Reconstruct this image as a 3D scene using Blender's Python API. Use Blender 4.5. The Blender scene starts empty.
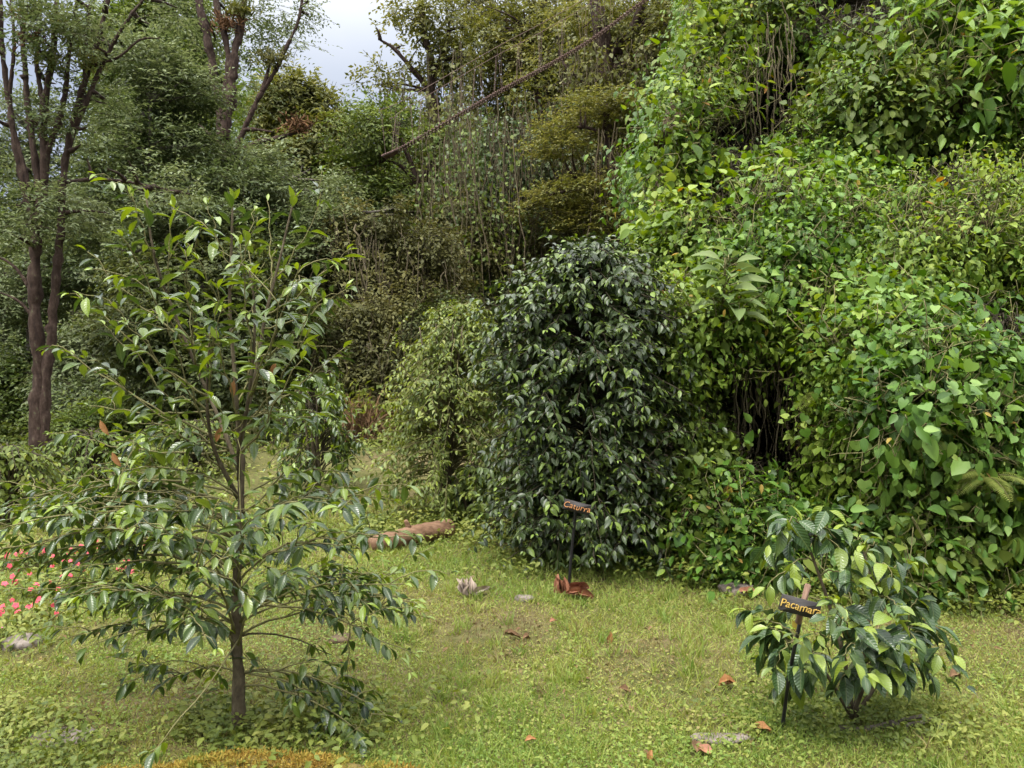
import bpy, math
import numpy as np

rng = np.random.default_rng(11)
S = bpy.context.scene
COL = S.collection
F, CX, HY, CZ = 804.0, 512.0, 384.0, 1.6          # focal length in pixels, optical axis, eye height


def P(px, py, d):
    px, py, d = np.broadcast_arrays(np.asarray(px, float), np.asarray(py, float), np.asarray(d, float))
    return np.stack([(px - CX) / F * d, d, CZ + (HY - py) / F * d], -1)


def nz(v):
    return v / (np.linalg.norm(v, axis=-1, keepdims=True) + 1e-9)


def smooth(a, b, x):
    t = np.clip((x - a) / (b - a), 0, 1)
    return t * t * (3 - 2 * t)


def rdir(n):
    return nz(rng.normal(size=(n, 3)))


# ---------------------------------------------------------------- value noise
def _h(ix, iy, iz, seed):
    n = (ix * 374761393 + iy * 668265263 + iz * 2147483647 + seed * 1274126177) & 0xFFFFFFFF
    n = ((n ^ (n >> 13)) * 1274126177) & 0xFFFFFFFF
    n = n ^ (n >> 16)
    return (n & 0xFFFF) / 65535.0


def noise3(p, f=1.0, seed=0):
    p = np.asarray(p, float) * f + 1000.0
    i = np.floor(p).astype(np.int64)
    t = p - i
    t = t * t * (3 - 2 * t)
    r = 0
    for a in (0, 1):
        for b in (0, 1):
            for c in (0, 1):
                w = (t[..., 0] if a else 1 - t[..., 0]) * (t[..., 1] if b else 1 - t[..., 1]) * (t[..., 2] if c else 1 - t[..., 2])
                r = r + w * _h(i[..., 0] + a, i[..., 1] + b, i[..., 2] + c, seed)
    return r


def noise2(x, y, f=1.0, seed=0):
    return noise3(np.stack([x, y, np.zeros_like(x)], -1), f, seed)


def fbm2(x, y, f, seed=0, o=3):
    r, a, s = 0, 1.0, 0
    for k in range(o):
        r = r + a * noise2(x, y, f * 2 ** k, seed + k)
        s += a
        a *= .5
    return r / s


# ---------------------------------------------------------------- terrain
def ground(x, y):
    x = np.asarray(x, float)
    y = np.asarray(y, float)
    z = 0.045 * np.maximum(y - 4, 0) - 0.03 * np.maximum(y - 18, 0)
    left = smooth(-3.2, -5.6, x)
    z = z - left * 0.33 * np.maximum(y - 12.2, 0) * smooth(40, 16, y)
    z = z - smooth(-8, -14, x) * 0.9 * smooth(5, 9, y)
    hill = np.clip(y - 27, 0, 60)
    hill = 26 * (1 - np.exp(-hill / 34))
    z = z + hill * (0.42 + 0.58 * smooth(-14, 0, x)) * (1 + .25 * (fbm2(x, y, .05, 3) - .5))
    z = z + (fbm2(x, y, .45, 5) - .5) * .16 + (fbm2(x, y, 2.2, 9) - .5) * .075
    z = z + .30 * smooth(7.2, 13, y) * smooth(-5.5, -3.2, x) * smooth(1.2, -.6, x)
    z = z + .10 * smooth(-1.9, -2.6, x) * smooth(3.4, 4.4, y) * smooth(7, 5, y)
    return z


# ---------------------------------------------------------------- mesh building
class Buf:
    def __init__(s):
        s.v, s.f3, s.f4, s.a3, s.a4, s.n = [], [], [], [], [], 0
        s.y3, s.y4, s.uv = [], [], []

    def add(s, V, f3=None, f4=None, t=0.5, y=0.0, uv=None):
        V = np.asarray(V, float).reshape(-1, 3)
        s.v.append(V)
        s.uv.append(np.zeros((len(V), 2)) if uv is None else np.asarray(uv, float).reshape(-1, 2))
        for f, F_, A, Y, k in ((f3, s.f3, s.a3, s.y3, 3), (f4, s.f4, s.a4, s.y4, 4)):
            if f is not None and len(f):
                f = np.asarray(f).reshape(-1, k)
                F_.append(f + s.n)
                A.append(np.broadcast_to(np.asarray(t, float) if np.ndim(t) == 0 else np.asarray(t, float)[:len(f)], (len(f),)).copy())
                Y.append(np.broadcast_to(np.asarray(y, float) if np.ndim(y) == 0 else np.asarray(y, float)[:len(f)], (len(f),)).copy())
        s.n += len(V)
        return s

    def leaves(s, T, Pn, D, N, L, W, tint, young=0.0, curl=0.0):
        """a batch of leaves; T template (verts, tris, quads)"""
        tv, t3, t4 = T
        n = len(Pn)
        if n == 0:
            return s
        D = nz(D)
        X = nz(np.cross(D, N))
        N = np.cross(X, D)
        L = np.broadcast_to(np.asarray(L, float), (n,))
        W = np.broadcast_to(np.asarray(W, float), (n,))
        curl = np.broadcast_to(np.asarray(curl, float), (n,))
        zc = tv[None, :, 2] - curl[:, None] * tv[None, :, 1] ** 2
        V = Pn[:, None] + (tv[None, :, 0] * W[:, None])[..., None] * X[:, None] \
            + (tv[None, :, 1] * L[:, None])[..., None] * D[:, None] + (zc * L[:, None])[..., None] * N[:, None]
        k = len(tv)
        off = (np.arange(n) * k)[:, None, None]
        tint = np.broadcast_to(np.asarray(tint, float), (n,))
        young = np.broadcast_to(np.asarray(young, float), (n,))
        uv = np.tile(np.stack([tv[:, 0] + .5, tv[:, 1]], -1), (n, 1))
        s.v.append(V.reshape(-1, 3))
        s.uv.append(uv)
        if len(t3):
            s.f3.append((t3[None] + off).reshape(-1, 3) + s.n)
            s.a3.append(np.repeat(tint, len(t3)))
            s.y3.append(np.repeat(young, len(t3)))
        if len(t4):
            s.f4.append((t4[None] + off).reshape(-1, 4) + s.n)
            s.a4.append(np.repeat(tint, len(t4)))
            s.y4.append(np.repeat(young, len(t4)))
        s.n += n * k
        return s

    def tubes(s, paths, radii, sides=5, t=0.5, rough=0.0):
        """paths (S,K,3) radii (S,K)"""
        paths = np.asarray(paths, float)
        radii = np.asarray(radii, float)
        if paths.ndim == 2:
            paths, radii = paths[None], radii[None]
        n, K, _ = paths.shape
        tan = np.gradient(paths, axis=1)
        tan = nz(tan)
        ref = np.zeros((n, 1, 3))
        main = np.abs(nz(paths[:, -1] - paths[:, 0]))
        ref[np.arange(n), 0, np.argmin(main, axis=1)] = 1
        A = nz(np.cross(tan, np.broadcast_to(ref, tan.shape)))
        B = np.cross(tan, A)
        th = np.arange(sides) / sides * 2 * np.pi
        ring = A[:, :, None] * np.cos(th)[None, None, :, None] + B[:, :, None] * np.sin(th)[None, None, :, None]
        rr_ = radii[:, :, None] * np.ones((1, 1, sides))
        if rough:
            Q = paths[:, :, None] + ring * rr_[..., None]
            m_ = float(radii.max())
            rr_ = rr_ * (1 + rough * (noise3(Q, .8 / m_, 7) - .5 + .7 * (noise3(Q, 2.2 / m_, 8) - .5)))
        V = paths[:, :, None] + ring * rr_[..., None]
        idx = np.arange(n * K * sides).reshape(n, K, sides)
        a, b = idx[:, :-1], idx[:, 1:]
        f = np.stack([a, np.roll(a, -1, 2), np.roll(b, -1, 2), b], -1).reshape(-1, 4)
        s.add(V, f4=f, t=t)
        if sides >= 4:
            for q, rev in ((idx[:, 0], True), (idx[:, -1], False)):
                for k in range(1, sides - 1):
                    tri = np.stack([q[:, 0], q[:, k], q[:, k + 1]], -1)
                    s.f3.append((tri[:, ::-1] if rev else tri) + s.n - len(idx.ravel()))
                    s.a3.append(np.full(len(tri), .5))
                    s.y3.append(np.zeros(len(tri)))
        return s

    def crumple(s, amp, f):
        for i, v in enumerate(s.v):
            q = v + 0.37 * i
            s.v[i] = v + amp * (np.stack([noise3(q, f, 31), noise3(q, f, 32), noise3(q, f, 33)], -1) - .5)
        return s

    def build(s, name, mat, parent=None, smooth_=False, loc=None):
        if s.n == 0:
            return None
        V = np.concatenate(s.v)
        org = None
        if parent is not None:
            org = np.array(parent.matrix_basis.translation if parent.parent is None else parent['_org'])
        if loc is not None:
            org = np.asarray(loc, float)
        if org is not None:
            V = V - org
        f3 = np.concatenate(s.f3) if s.f3 else np.zeros((0, 3), int)
        f4 = np.concatenate(s.f4) if s.f4 else np.zeros((0, 4), int)
        a = np.concatenate(s.a3 + s.a4)
        yv = np.concatenate(s.y3 + s.y4)
        me = bpy.data.meshes.new(name)
        me.vertices.add(len(V))
        me.vertices.foreach_set('co', V.astype(np.float32).ravel())
        li = np.concatenate([f3.ravel(), f4.ravel()]).astype(np.int32)
        me.loops.add(len(li))
        me.loops.foreach_set('vertex_index', li)
        me.polygons.add(len(f3) + len(f4))
        st = np.concatenate([np.arange(len(f3)) * 3, len(f3) * 3 + np.arange(len(f4)) * 4]).astype(np.int32)
        me.polygons.foreach_set('loop_start', st)
        me.update(calc_edges=True)
        if smooth_:
            me.polygons.foreach_set('use_smooth', np.ones(len(st), bool))
        me.attributes.new('tint', 'FLOAT', 'FACE').data.foreach_set('value', a.astype(np.float32))
        me.attributes.new('young', 'FLOAT', 'FACE').data.foreach_set('value', yv.astype(np.float32))
        uv = np.concatenate(s.uv)[li]
        me.uv_layers.new(name='UVMap').data.foreach_set('uv', uv.astype(np.float32).ravel())
        me.materials.append(mat)
        o = bpy.data.objects.new(name, me)
        COL.objects.link(o)
        if parent is not None:
            o.parent = parent
            o['_org'] = [float(x) for x in (org if org is not None else (0, 0, 0))]
        elif loc is not None:
            o.location = loc
        return o


def tag(o, label=None, cat=None, group=None, kind=None):
    if label:
        o['label'] = label
    if cat:
        o['category'] = cat
    if group:
        o['group'] = group
    if kind:
        o['kind'] = kind
    return o


def thing(name, label, cat, loc, group=None):
    o = bpy.data.objects.new(name, None)
    COL.objects.link(o)
    o.empty_display_size = .1
    o.location = [float(v) for v in loc]
    return tag(o, label, cat, group)


# ---------------------------------------------------------------- leaf templates (x across -.5..5, y along 0..1, z up)
def grid_leaf(ys, ws, cols, fold=.12, wave=.0, ruffle=0.0):
    v = []
    for i, (y, w) in enumerate(zip(ys, ws)):
        for c in cols:
            z = fold * abs(c) * w * 2 * .5 + wave * math.sin(i * 2.1 + (1 if c > 0 else 0)) * abs(c)
            z += ruffle * (1 if i % 2 else -1) * abs(c)
            v.append((c * w, y, z))
    n = len(cols)
    q = []
    for i in range(len(ys) - 1):
        for j in range(n - 1):
            a = i * n + j
            q.append((a, a + 1, a + n + 1, a + n))
    return np.array(v), np.zeros((0, 3), int), np.array(q)


T_DIA = (np.array([(0, 0, 0), (.5, .45, .1), (0, 1, -.06), (-.5, .45, .1)]), np.zeros((0, 3), int), np.array([(0, 1, 2, 3)]))
T_MID = (np.array([(0, 0, 0), (.42, .28, .1), (0, .3, 0), (-.42, .28, .1), (.40, .62, .06), (0, .65, -.03), (-.40, .62, .06), (0, 1, -.16)]),
         np.array([(0, 1, 2), (0, 2, 3), (4, 7, 5), (5, 7, 6)]), np.array([(1, 4, 5, 2), (2, 5, 6, 3)]))
T_HEART = (np.array([(0, .32, -.02), (0, .06, 0), (.3, -.1, .05), (.53, .16, .07), (.44, .55, .05), (0, 1, -.14), (-.44, .55, .05), (-.53, .16, .07), (-.3, -.1, .05)]),
           np.array([(0, 1, 2), (0, 2, 3), (0, 3, 4), (0, 4, 5), (0, 5, 6), (0, 6, 7), (0, 7, 8), (0, 8, 1)]), np.zeros((0, 4), int))
T_COF = grid_leaf([0, .07, .2, .36, .52, .68, .82, .92, 1.0], [.03, .2, .66, .94, 1.0, .86, .54, .22, .02],
                  [-.5, -.27, 0, .27, .5], .22, .012, .008)
T_COFL = grid_leaf([0, .18, .45, .72, .9, 1.0], [.04, .62, 1.0, .78, .3, .02], [-.5, 0, .5], .22, .015)
T_OVAL = grid_leaf([0, .1, .3, .55, .8, 1.0], [.08, .6, .98, .9, .5, .03], [-.5, 0, .5], .2, .02)
T_BLADE = (np.array([(-.5, 0, 0), (.5, 0, 0), (.36, .55, -.03), (-.36, .55, -.03), (0, 1, -.22)]), np.array([(3, 2, 4)]), np.array([(0, 1, 2, 3)]))


# ---------------------------------------------------------------- materials
def new_mat(name):
    m = bpy.data.materials.new(name)
    m.use_nodes = True
    nt = m.node_tree
    nt.nodes.clear()
    return m, nt


def ramp(nt, stops, fac=None, interp='LINEAR'):
    r = nt.nodes.new('ShaderNodeValToRGB')
    e = r.color_ramp.elements
    r.color_ramp.interpolation = interp
    while len(e) < len(stops):
        e.new(.5)
    for q, (p, c) in zip(e, stops):
        q.position = p
        q.color = (*c, 1)
    if fac is not None:
        nt.links.new(fac, r.inputs['Fac'])
    return r


def leaf_mat(name, stops, young=(.15, .20, .03), rough=.45, trans=.3, spec=.5, veins=0, vein_bump=.5):
    m, nt = new_mat(name)
    L = nt.links.new
    at = nt.nodes.new('ShaderNodeAttribute')
    at.attribute_name = 'tint'
    ay = nt.nodes.new('ShaderNodeAttribute')
    ay.attribute_name = 'young'
    r = ramp(nt, stops, at.outputs['Fac'])
    mx = nt.nodes.new('ShaderNodeMixRGB')
    L(ay.outputs['Fac'], mx.inputs['Fac'])
    L(r.outputs['Color'], mx.inputs['Color1'])
    mx.inputs['Color2'].default_value = (*young, 1)
    col = mx.outputs['Color']
    b = nt.nodes.new('ShaderNodeBsdfPrincipled')
    b.inputs['Roughness'].default_value = rough
    b.inputs['Specular IOR Level'].default_value = spec
    if veins:
        uv = nt.nodes.new('ShaderNodeUVMap')
        uv.uv_map = 'UVMap'
        sx = nt.nodes.new('ShaderNodeSeparateXYZ')
        L(uv.outputs['UV'], sx.inputs[0])

        def mth(op, a, bb=None):
            q = nt.nodes.new('ShaderNodeMath')
            q.operation = op
            for i, x in enumerate((a, bb)):
                if x is None:
                    continue
                if isinstance(x, (int, float)):
                    q.inputs[i].default_value = x
                else:
                    L(x, q.inputs[i])
            return q.outputs[0]
        ax = mth('ABSOLUTE', mth('SUBTRACT', sx.outputs['X'], .5))
        ph = mth('MULTIPLY', mth('SUBTRACT', sx.outputs['Y'], mth('MULTIPLY', ax, .45)), veins * 2 * math.pi)
        w = mth('SINE', ph)
        w2 = mth('POWER', mth('ABSOLUTE', mth('MULTIPLY', mth('ADD', w, 1), .5)), .6)   # bulges between the sunken veins
        rib = mth('MINIMUM', mth('MULTIPLY', ax, 22.0), 1.0)
        hgt = mth('MULTIPLY', w2, rib)
        bp = nt.nodes.new('ShaderNodeBump')
        bp.inputs['Strength'].default_value = vein_bump
        bp.inputs['Distance'].default_value = .006
        L(hgt, bp.inputs['Height'])
        L(bp.outputs['Normal'], b.inputs['Normal'])
        mv = nt.nodes.new('ShaderNodeMixRGB')
        L(mth('MULTIPLY', mth('SUBTRACT', 1.0, rib), .55), mv.inputs['Fac'])
        L(col, mv.inputs['Color1'])
        mv.inputs['Color2'].default_value = (.16, .2, .06, 1)
        col = mv.outputs['Color']
    L(col, b.inputs['Base Color'])
    out = nt.nodes.new('ShaderNodeOutputMaterial')
    if trans > 0:
        t = nt.nodes.new('ShaderNodeBsdfTranslucent')
        hs = nt.nodes.new('ShaderNodeHueSaturation')
        hs.inputs['Hue'].default_value = .485
        hs.inputs['Saturation'].default_value = 1.15
        hs.inputs['Value'].default_value = 1.3
        L(col, hs.inputs['Color'])
        L(hs.outputs['Color'], t.inputs['Color'])
        mxs = nt.nodes.new('ShaderNodeMixShader')
        mxs.inputs['Fac'].default_value = trans
        L(b.outputs[0], mxs.inputs[1])
        L(t.outputs[0], mxs.inputs[2])
        L(mxs.outputs[0], out.inputs['Surface'])
    else:
        L(b.outputs[0], out.inputs['Surface'])
    return m


def rough_mat(name, stops, scale=8, detail=6, rough=.9, bump=.4, stretch=(1, 1, 1), dist=.02):
    m, nt = new_mat(name)
    L = nt.links.new
    tc = nt.nodes.new('ShaderNodeTexCoord')
    mp = nt.nodes.new('ShaderNodeMapping')
    mp.inputs['Scale'].default_value = stretch
    L(tc.outputs['Object'], mp.inputs['Vector'])
    n = nt.nodes.new('ShaderNodeTexNoise')
    n.inputs['Scale'].default_value = scale
    n.inputs['Detail'].default_value = detail
    n.inputs['Roughness'].default_value = .65
    L(mp.outputs[0], n.inputs['Vector'])
    r = ramp(nt, stops, n.outputs['Fac'])
    b = nt.nodes.new('ShaderNodeBsdfPrincipled')
    b.inputs['Roughness'].default_value = rough
    b.inputs['Specular IOR Level'].default_value = .25
    L(r.outputs['Color'], b.inputs['Base Color'])
    bp = nt.nodes.new('ShaderNodeBump')
    bp.inputs['Strength'].default_value = bump
    bp.inputs['Distance'].default_value = dist
    L(n.outputs['Fac'], bp.inputs['Height'])
    L(bp.outputs['Normal'], b.inputs['Normal'])
    out = nt.nodes.new('ShaderNodeOutputMaterial')
    L(b.outputs[0], out.inputs['Surface'])
    return m


M = {}
G3 = lambda a, b, c: [(0, a), (.5, b), (1, c)]
# forest foliage
M['grey'] = leaf_mat('grey green leaves', G3((.045, .066, .022), (.10, .13, .048), (.17, .20, .09)), rough=.55, trans=.3, spec=.3)
M['mid'] = leaf_mat('mid green leaves', G3((.045, .072, .012), (.09, .132, .026), (.16, .2, .05)), rough=.55, trans=.32, spec=.3)
M['olive'] = leaf_mat('olive leaves', G3((.062, .07, .014), (.12, .13, .03), (.2, .195, .058)), rough=.55, trans=.34, spec=.3)
M['brown'] = leaf_mat('brownish leaves', G3((.058, .06, .017), (.108, .108, .031), (.17, .16, .054)), rough=.6, trans=.3, spec=.25)
M['blue'] = leaf_mat('cool green vine leaves', G3((.045, .076, .024), (.085, .122, .042), (.14, .17, .075)), rough=.5, trans=.27, spec=.3)
M['dark'] = leaf_mat('dark forest leaves', G3((.032, .046, .010), (.064, .084, .02), (.11, .125, .038)), rough=.55, trans=.27, spec=.3)
# bank foliage
M['vine'] = leaf_mat('vine leaves', G3((.045, .1, .010), (.10, .19, .022), (.21, .31, .06)), rough=.5, trans=.3, spec=.35)
M['lime'] = leaf_mat('yellow green vine leaves', G3((.062, .115, .010), (.145, .22, .026), (.27, .34, .066)), rough=.5, trans=.32, spec=.3)
M['heart'] = leaf_mat('heart vine leaves', G3((.036, .086, .011), (.08, .165, .022), (.17, .27, .055)), rough=.46, trans=.28, spec=.35)
M['ivy'] = leaf_mat('dull vine leaves', G3((.042, .07, .009), (.09, .134, .018), (.165, .205, .04)), rough=.52, trans=.3, spec=.3)
M['broad'] = leaf_mat('broad soft leaves', G3((.06, .1, .03), (.105, .155, .045), (.18, .23, .08)), rough=.6, trans=.3, spec=.3)
M['weed'] = leaf_mat('weed leaves', G3((.07, .1, .018), (.145, .18, .03), (.25, .26, .06)), rough=.55, trans=.32, spec=.3)
# coffee foliage
M['coffee'] = leaf_mat('coffee leaves', G3((.014, .03, .008), (.045, .082, .014), (.115, .165, .026)), young=(.21, .29, .028), rough=.29, trans=.27, spec=.6, veins=8, vein_bump=.12)
M['coffee_big'] = leaf_mat('ribbed coffee leaves', G3((.018, .04, .014), (.046, .088, .024), (.12, .17, .036)), young=(.22, .29, .032), rough=.3, trans=.24, spec=.5, veins=9, vein_bump=.28)
M['coffee_dark'] = leaf_mat('dark coffee leaves', G3((.016, .028, .008), (.036, .058, .015), (.085, .12, .026)), young=(.15, .22, .03), rough=.38, trans=.16, spec=.4)
M['coffee_pale'] = leaf_mat('pale coffee leaves', G3((.055, .085, .016), (.135, .175, .034), (.25, .27, .075)), young=(.22, .27, .034), rough=.46, trans=.32, spec=.35)
M['grass'] = leaf_mat('grass', [(0, (.14, .10, .05)), (.16, (.25, .2, .08)), (.38, (.27, .285, .07)), (.68, (.195, .26, .05)), (1, (.115, .185, .033))], rough=.6, trans=.35, spec=.3)
M['moss'] = leaf_mat('moss', G3((.26, .15, .03), (.34, .26, .05), (.18, .21, .035)), rough=.8, trans=.2, spec=.2)
M['yellowed'] = leaf_mat('yellowed leaves', G3((.16, .09, .03), (.32, .24, .04), (.3, .15, .04)), rough=.55, trans=.3, spec=.3)
# wood
M['bark'] = rough_mat('dark bark', [(.3, (.014, .008, .006)), (.48, (.036, .021, .015)), (.6, (.062, .04, .03)), (.67, (.085, .085, .045)), (.8, (.16, .13, .105))], 13, 10, bump=1.0, stretch=(1.3, 1.3, .6))
M['bark_grey'] = rough_mat('grey bark', [(.3, (.03, .024, .018)), (.55, (.085, .07, .055)), (.75, (.2, .18, .15))], 10, 8, bump=.7, stretch=(1, 1, .35))
M['liana'] = rough_mat('dry hanging stems', [(.3, (.06, .048, .028)), (.6, (.13, .105, .06)), (.8, (.22, .18, .11))], 3, 4, bump=.2)
M['coffee_bark'] = rough_mat('coffee stem bark', [(.3, (.03, .022, .014)), (.5, (.075, .058, .034)), (.75, (.17, .14, .09))], 26, 6, bump=.6, stretch=(1, 1, .5), dist=.006)
M['twig'] = rough_mat('green brown twig', [(.3, (.09, .075, .03)), (.7, (.2, .19, .08))], 20, 3, bump=.2)
M['twig_dark'] = rough_mat('dark twig', [(.3, (.03, .025, .015)), (.7, (.08, .065, .04))], 20, 3, bump=.2)
M['red_fibre'] = rough_mat('reddish epiphyte', [(.3, (.08, .045, .02)), (.7, (.2, .10, .045))], 9, 3)
M['log'] = rough_mat('stripped red brown log', [(.3, (.07, .038, .022)), (.5, (.17, .095, .055)), (.7, (.25, .155, .1)), (.85, (.32, .24, .17))], 7, 8, rough=.75, bump=.6, stretch=(.4, 3, 3))
M['rust'] = rough_mat('rusty bridge wood', [(.3, (.15, .085, .075)), (.6, (.26, .17, .15)), (.8, (.36, .26, .23))], 12, 4)
M['rust_wire'] = rough_mat('rusty bridge wire', [(.3, (.12, .08, .065)), (.7, (.2, .14, .12))], 12, 2)
M['soil'] = rough_mat('bank soil', [(.3, (.045, .03, .018)), (.6, (.11, .078, .045)), (.8, (.17, .13, .08))], 6, 8, bump=.8)
M['mossbark'] = rough_mat('mossy bark', [(.3, (.07, .055, .02)), (.55, (.16, .12, .035)), (.8, (.24, .18, .05))], 22, 6, bump=.6)
M['stone'] = rough_mat('mauve stone', [(.3, (.09, .07, .062)), (.55, (.19, .155, .135)), (.8, (.32, .28, .24))], 8, 8, bump=.6)
M['deadpale'] = rough_mat('bleached dry leaf', [(.3, (.22, .16, .12)), (.6, (.38, .31, .25)), (.8, (.52, .45, .38))], 14, 5, bump=.4)
M['deadred'] = rough_mat('red brown dry leaf', [(.3, (.14, .055, .03)), (.6, (.28, .125, .07)), (.85, (.45, .3, .22))], 14, 5, rough=.6, bump=.4)
M['deadbrown'] = rough_mat('brown dry leaf', [(.3, (.09, .05, .025)), (.7, (.2, .12, .06))], 18, 5, bump=.4)
M['deadorange'] = rough_mat('orange dry leaf', [(.3, (.2, .09, .03)), (.7, (.34, .17, .065))], 18, 5, rough=.6, bump=.3)
M['board'] = rough_mat('dark painted board', [(.3, (.02, .018, .018)), (.7, (.055, .048, .045))], 14, 5, rough=.6, bump=.25, stretch=(.4, 1, 3))
M['stake'] = rough_mat('raw wooden stake', [(.3, (.13, .075, .05)), (.7, (.28, .18, .13))], 14, 5, bump=.3, stretch=(3, 3, .4))
M['post'] = rough_mat('black painted post', [(.3, (.012, .011, .012)), (.7, (.03, .028, .03))], 14, 4, rough=.6, bump=.2)


def plain(name, c, rough=.6, trans=0):
    m, nt = new_mat(name)
    b = nt.nodes.new('ShaderNodeBsdfPrincipled')
    n = nt.nodes.new('ShaderNodeTexNoise')
    n.inputs['Scale'].default_value = 30
    r = ramp(nt, [(.3, tuple(x * .75 for x in c)), (.7, c)], n.outputs['Fac'])
    nt.links.new(r.outputs['Color'], b.inputs['Base Color'])
    b.inputs['Roughness'].default_value = rough
    o = nt.nodes.new('ShaderNodeOutputMaterial')
    nt.links.new(b.outputs[0], o.inputs['Surface'])
    return m


M['ink_orange'] = plain('orange lettering', (.6, .27, .1))
M['ink_yellow'] = plain('yellow lettering', (.58, .38, .09))
M['petal_red'] = plain('coral red petals', (.6, .06, .09))
M['petal_pink'] = plain('magenta petals', (.58, .07, .3))


def ground_material():
    m, nt = new_mat('meadow soil')
    L = nt.links.new
    tc = nt.nodes.new('ShaderNodeTexCoord')

    def ns(sc, d=6):
        n = nt.nodes.new('ShaderNodeTexNoise')
        n.inputs['Scale'].default_value = sc
        n.inputs['Detail'].default_value = d
        L(tc.outputs['Object'], n.inputs['Vector'])
        return n
    a, b_, c = ns(.9), ns(14), ns(60, 4)
    r1 = ramp(nt, [(.35, (.075, .085, .022)), (.52, (.105, .10, .032)), (.62, (.14, .10, .055)), (.75, (.14, .09, .055))], a.outputs['Fac'])
    r2 = ramp(nt, [(.3, (.04, .042, .014)), (.5, (.10, .095, .032)), (.7, (.18, .145, .07))], b_.outputs['Fac'])
    mx = nt.nodes.new('ShaderNodeMixRGB')
    mx.inputs['Fac'].default_value = .5
    L(r1.outputs[0], mx.inputs[1])
    L(r2.outputs[0], mx.inputs[2])
    b = nt.nodes.new('ShaderNodeBsdfPrincipled')
    b.inputs['Roughness'].default_value = .95
    b.inputs['Specular IOR Level'].default_value = .15
    L(mx.outputs[0], b.inputs['Base Color'])
    bp = nt.nodes.new('ShaderNodeBump')
    bp.inputs['Strength'].default_value = .8
    bp.inputs['Distance'].default_value = .03
    L(c.outputs['Fac'], bp.inputs['Height'])
    L(bp.outputs[0], b.inputs['Normal'])
    o = nt.nodes.new('ShaderNodeOutputMaterial')
    L(b.outputs[0], o.inputs['Surface'])
    return m


M['ground'] = ground_material()


# ---------------------------------------------------------------- ground sheet
def sheet(xs, ys, fn):
    X, Y = np.meshgrid(xs, ys, indexing='ij')
    V = np.stack([X, Y, fn(X, Y)], -1)
    n, m = X.shape
    idx = np.arange(n * m).reshape(n, m)
    q = np.stack([idx[:-1, :-1], idx[1:, :-1], idx[1:, 1:], idx[:-1, 1:]], -1).reshape(-1, 4)
    return V.reshape(-1, 3), q


sx = np.linspace(-1, 1, 221)
xs = np.sign(sx) * (np.abs(sx) * 12 + np.abs(sx) ** 4 * 138)
sy = np.linspace(0, 1, 260)
ys = -6 + sy * 30 + sy ** 4 * 216
V, q = sheet(xs, ys, ground)
g = Buf().add(V, f4=q).build('ground', M['ground'], smooth_=True)
tag(g, 'mown grassy clearing rising gently to the forest edge', 'ground', kind='structure')


# ---------------------------------------------------------------- sprays of leaves for crowns
def spray(C, R, ntw, nl, twl, up=.6, droop=.15, gate=.0, gfreq=.7, inner=.55, flat=1.0):
    C = np.asarray(C, float).reshape(-1, 3)
    R = np.asarray(R, float).reshape(-1, 3)
    w = (R[:, 0] * R[:, 1] + R[:, 0] * R[:, 2] + R[:, 1] * R[:, 2])
    k = rng.choice(len(C), size=ntw, p=w / w.sum())
    u = rdir(ntw)
    rad = 1 - inner * rng.random(ntw) ** 1.4
    rad *= 0.78 + .44 * noise3(u * 2.3 + C[k] * 1.7, 1.0, 4)
    base = C[k] + u * R[k] * rad[:, None]
    if gate > 0:
        keep = noise3(base, gfreq, 8) > gate
        k, u, base = k[keep], u[keep], base[keep]
    n = len(base)
    outw = nz(u / R[k])
    td = nz(outw * .7 + rdir(n) * .7 + np.array([0, 0, -droop]))
    td = nz(td * np.array([1, 1, flat]))
    nrm = nz(outw * .5 * np.array([1, 1, flat]) + np.array([0, 0, up]) + rdir(n) * .35)
    side = nz(np.cross(td, nrm))
    tl = twl * (.6 + .8 * rng.random(n))
    t = (np.arange(nl) + .5) / nl
    pos = base[:, None] + td[:, None] * (t[None, :] * tl[:, None])[..., None]
    pos[..., 2] -= droop * (t[None] ** 2) * tl[:, None]
    sg = np.where(np.arange(nl) % 2 == 0, 1, -1)[None, :, None]
    D = td[:, None] * .55 + side[:, None] * sg * .8 + rng.normal(size=(n, nl, 3)) * .25
    D[..., 2] -= droop
    N = np.broadcast_to(nrm[:, None], D.shape) + rng.normal(size=(n, nl, 3)) * .22
    tw = np.stack([base, base + td * tl[:, None]], 1)
    return pos.reshape(-1, 3), D.reshape(-1, 3), N.reshape(-1, 3), tw


def tints(pos, spread=.28, f=.9, seed=2, bias=0.0):
    n = noise3(pos, f, seed) * .6 + noise3(pos, f * 3.1, seed + 1) * .4
    return np.clip(.5 + (n - .5) * 1.3 + rng.normal(size=len(pos)) * spread + bias, 0, 1)


def curve(pts, n):
    """Catmull-Rom through pts -> n samples"""
    pts = np.asarray(pts, float)
    if len(pts) == 2:
        t = np.linspace(0, 1, n)[:, None]
        return pts[0] * (1 - t) + pts[1] * t
    p = np.concatenate([[2 * pts[0] - pts[1]], pts, [2 * pts[-1] - pts[-2]]])
    m = len(pts) - 1
    out = []
    for s_ in np.linspace(0, m - 1e-6, n):
        i = int(s_)
        t = s_ - i
        a, b, c, d = p[i], p[i + 1], p[i + 2], p[i + 3]
        out.append(.5 * (2 * b + (c - a) * t + (2 * a - 5 * b + 4 * c - d) * t * t + (3 * b - a - 3 * c + d) * t ** 3))
    return np.array(out)


def wobble(path, amp, f=1.5):
    s_ = rng.random() * 100
    k = np.linspace(0, 1, len(path))
    e = np.minimum(k * 6, 1)[:, None]
    o = np.stack([noise3(path + s_, f, 1), noise3(path + s_, f, 2), noise3(path + s_, f, 3)], -1) - .5
    return path + o * amp * 2 * e


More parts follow.
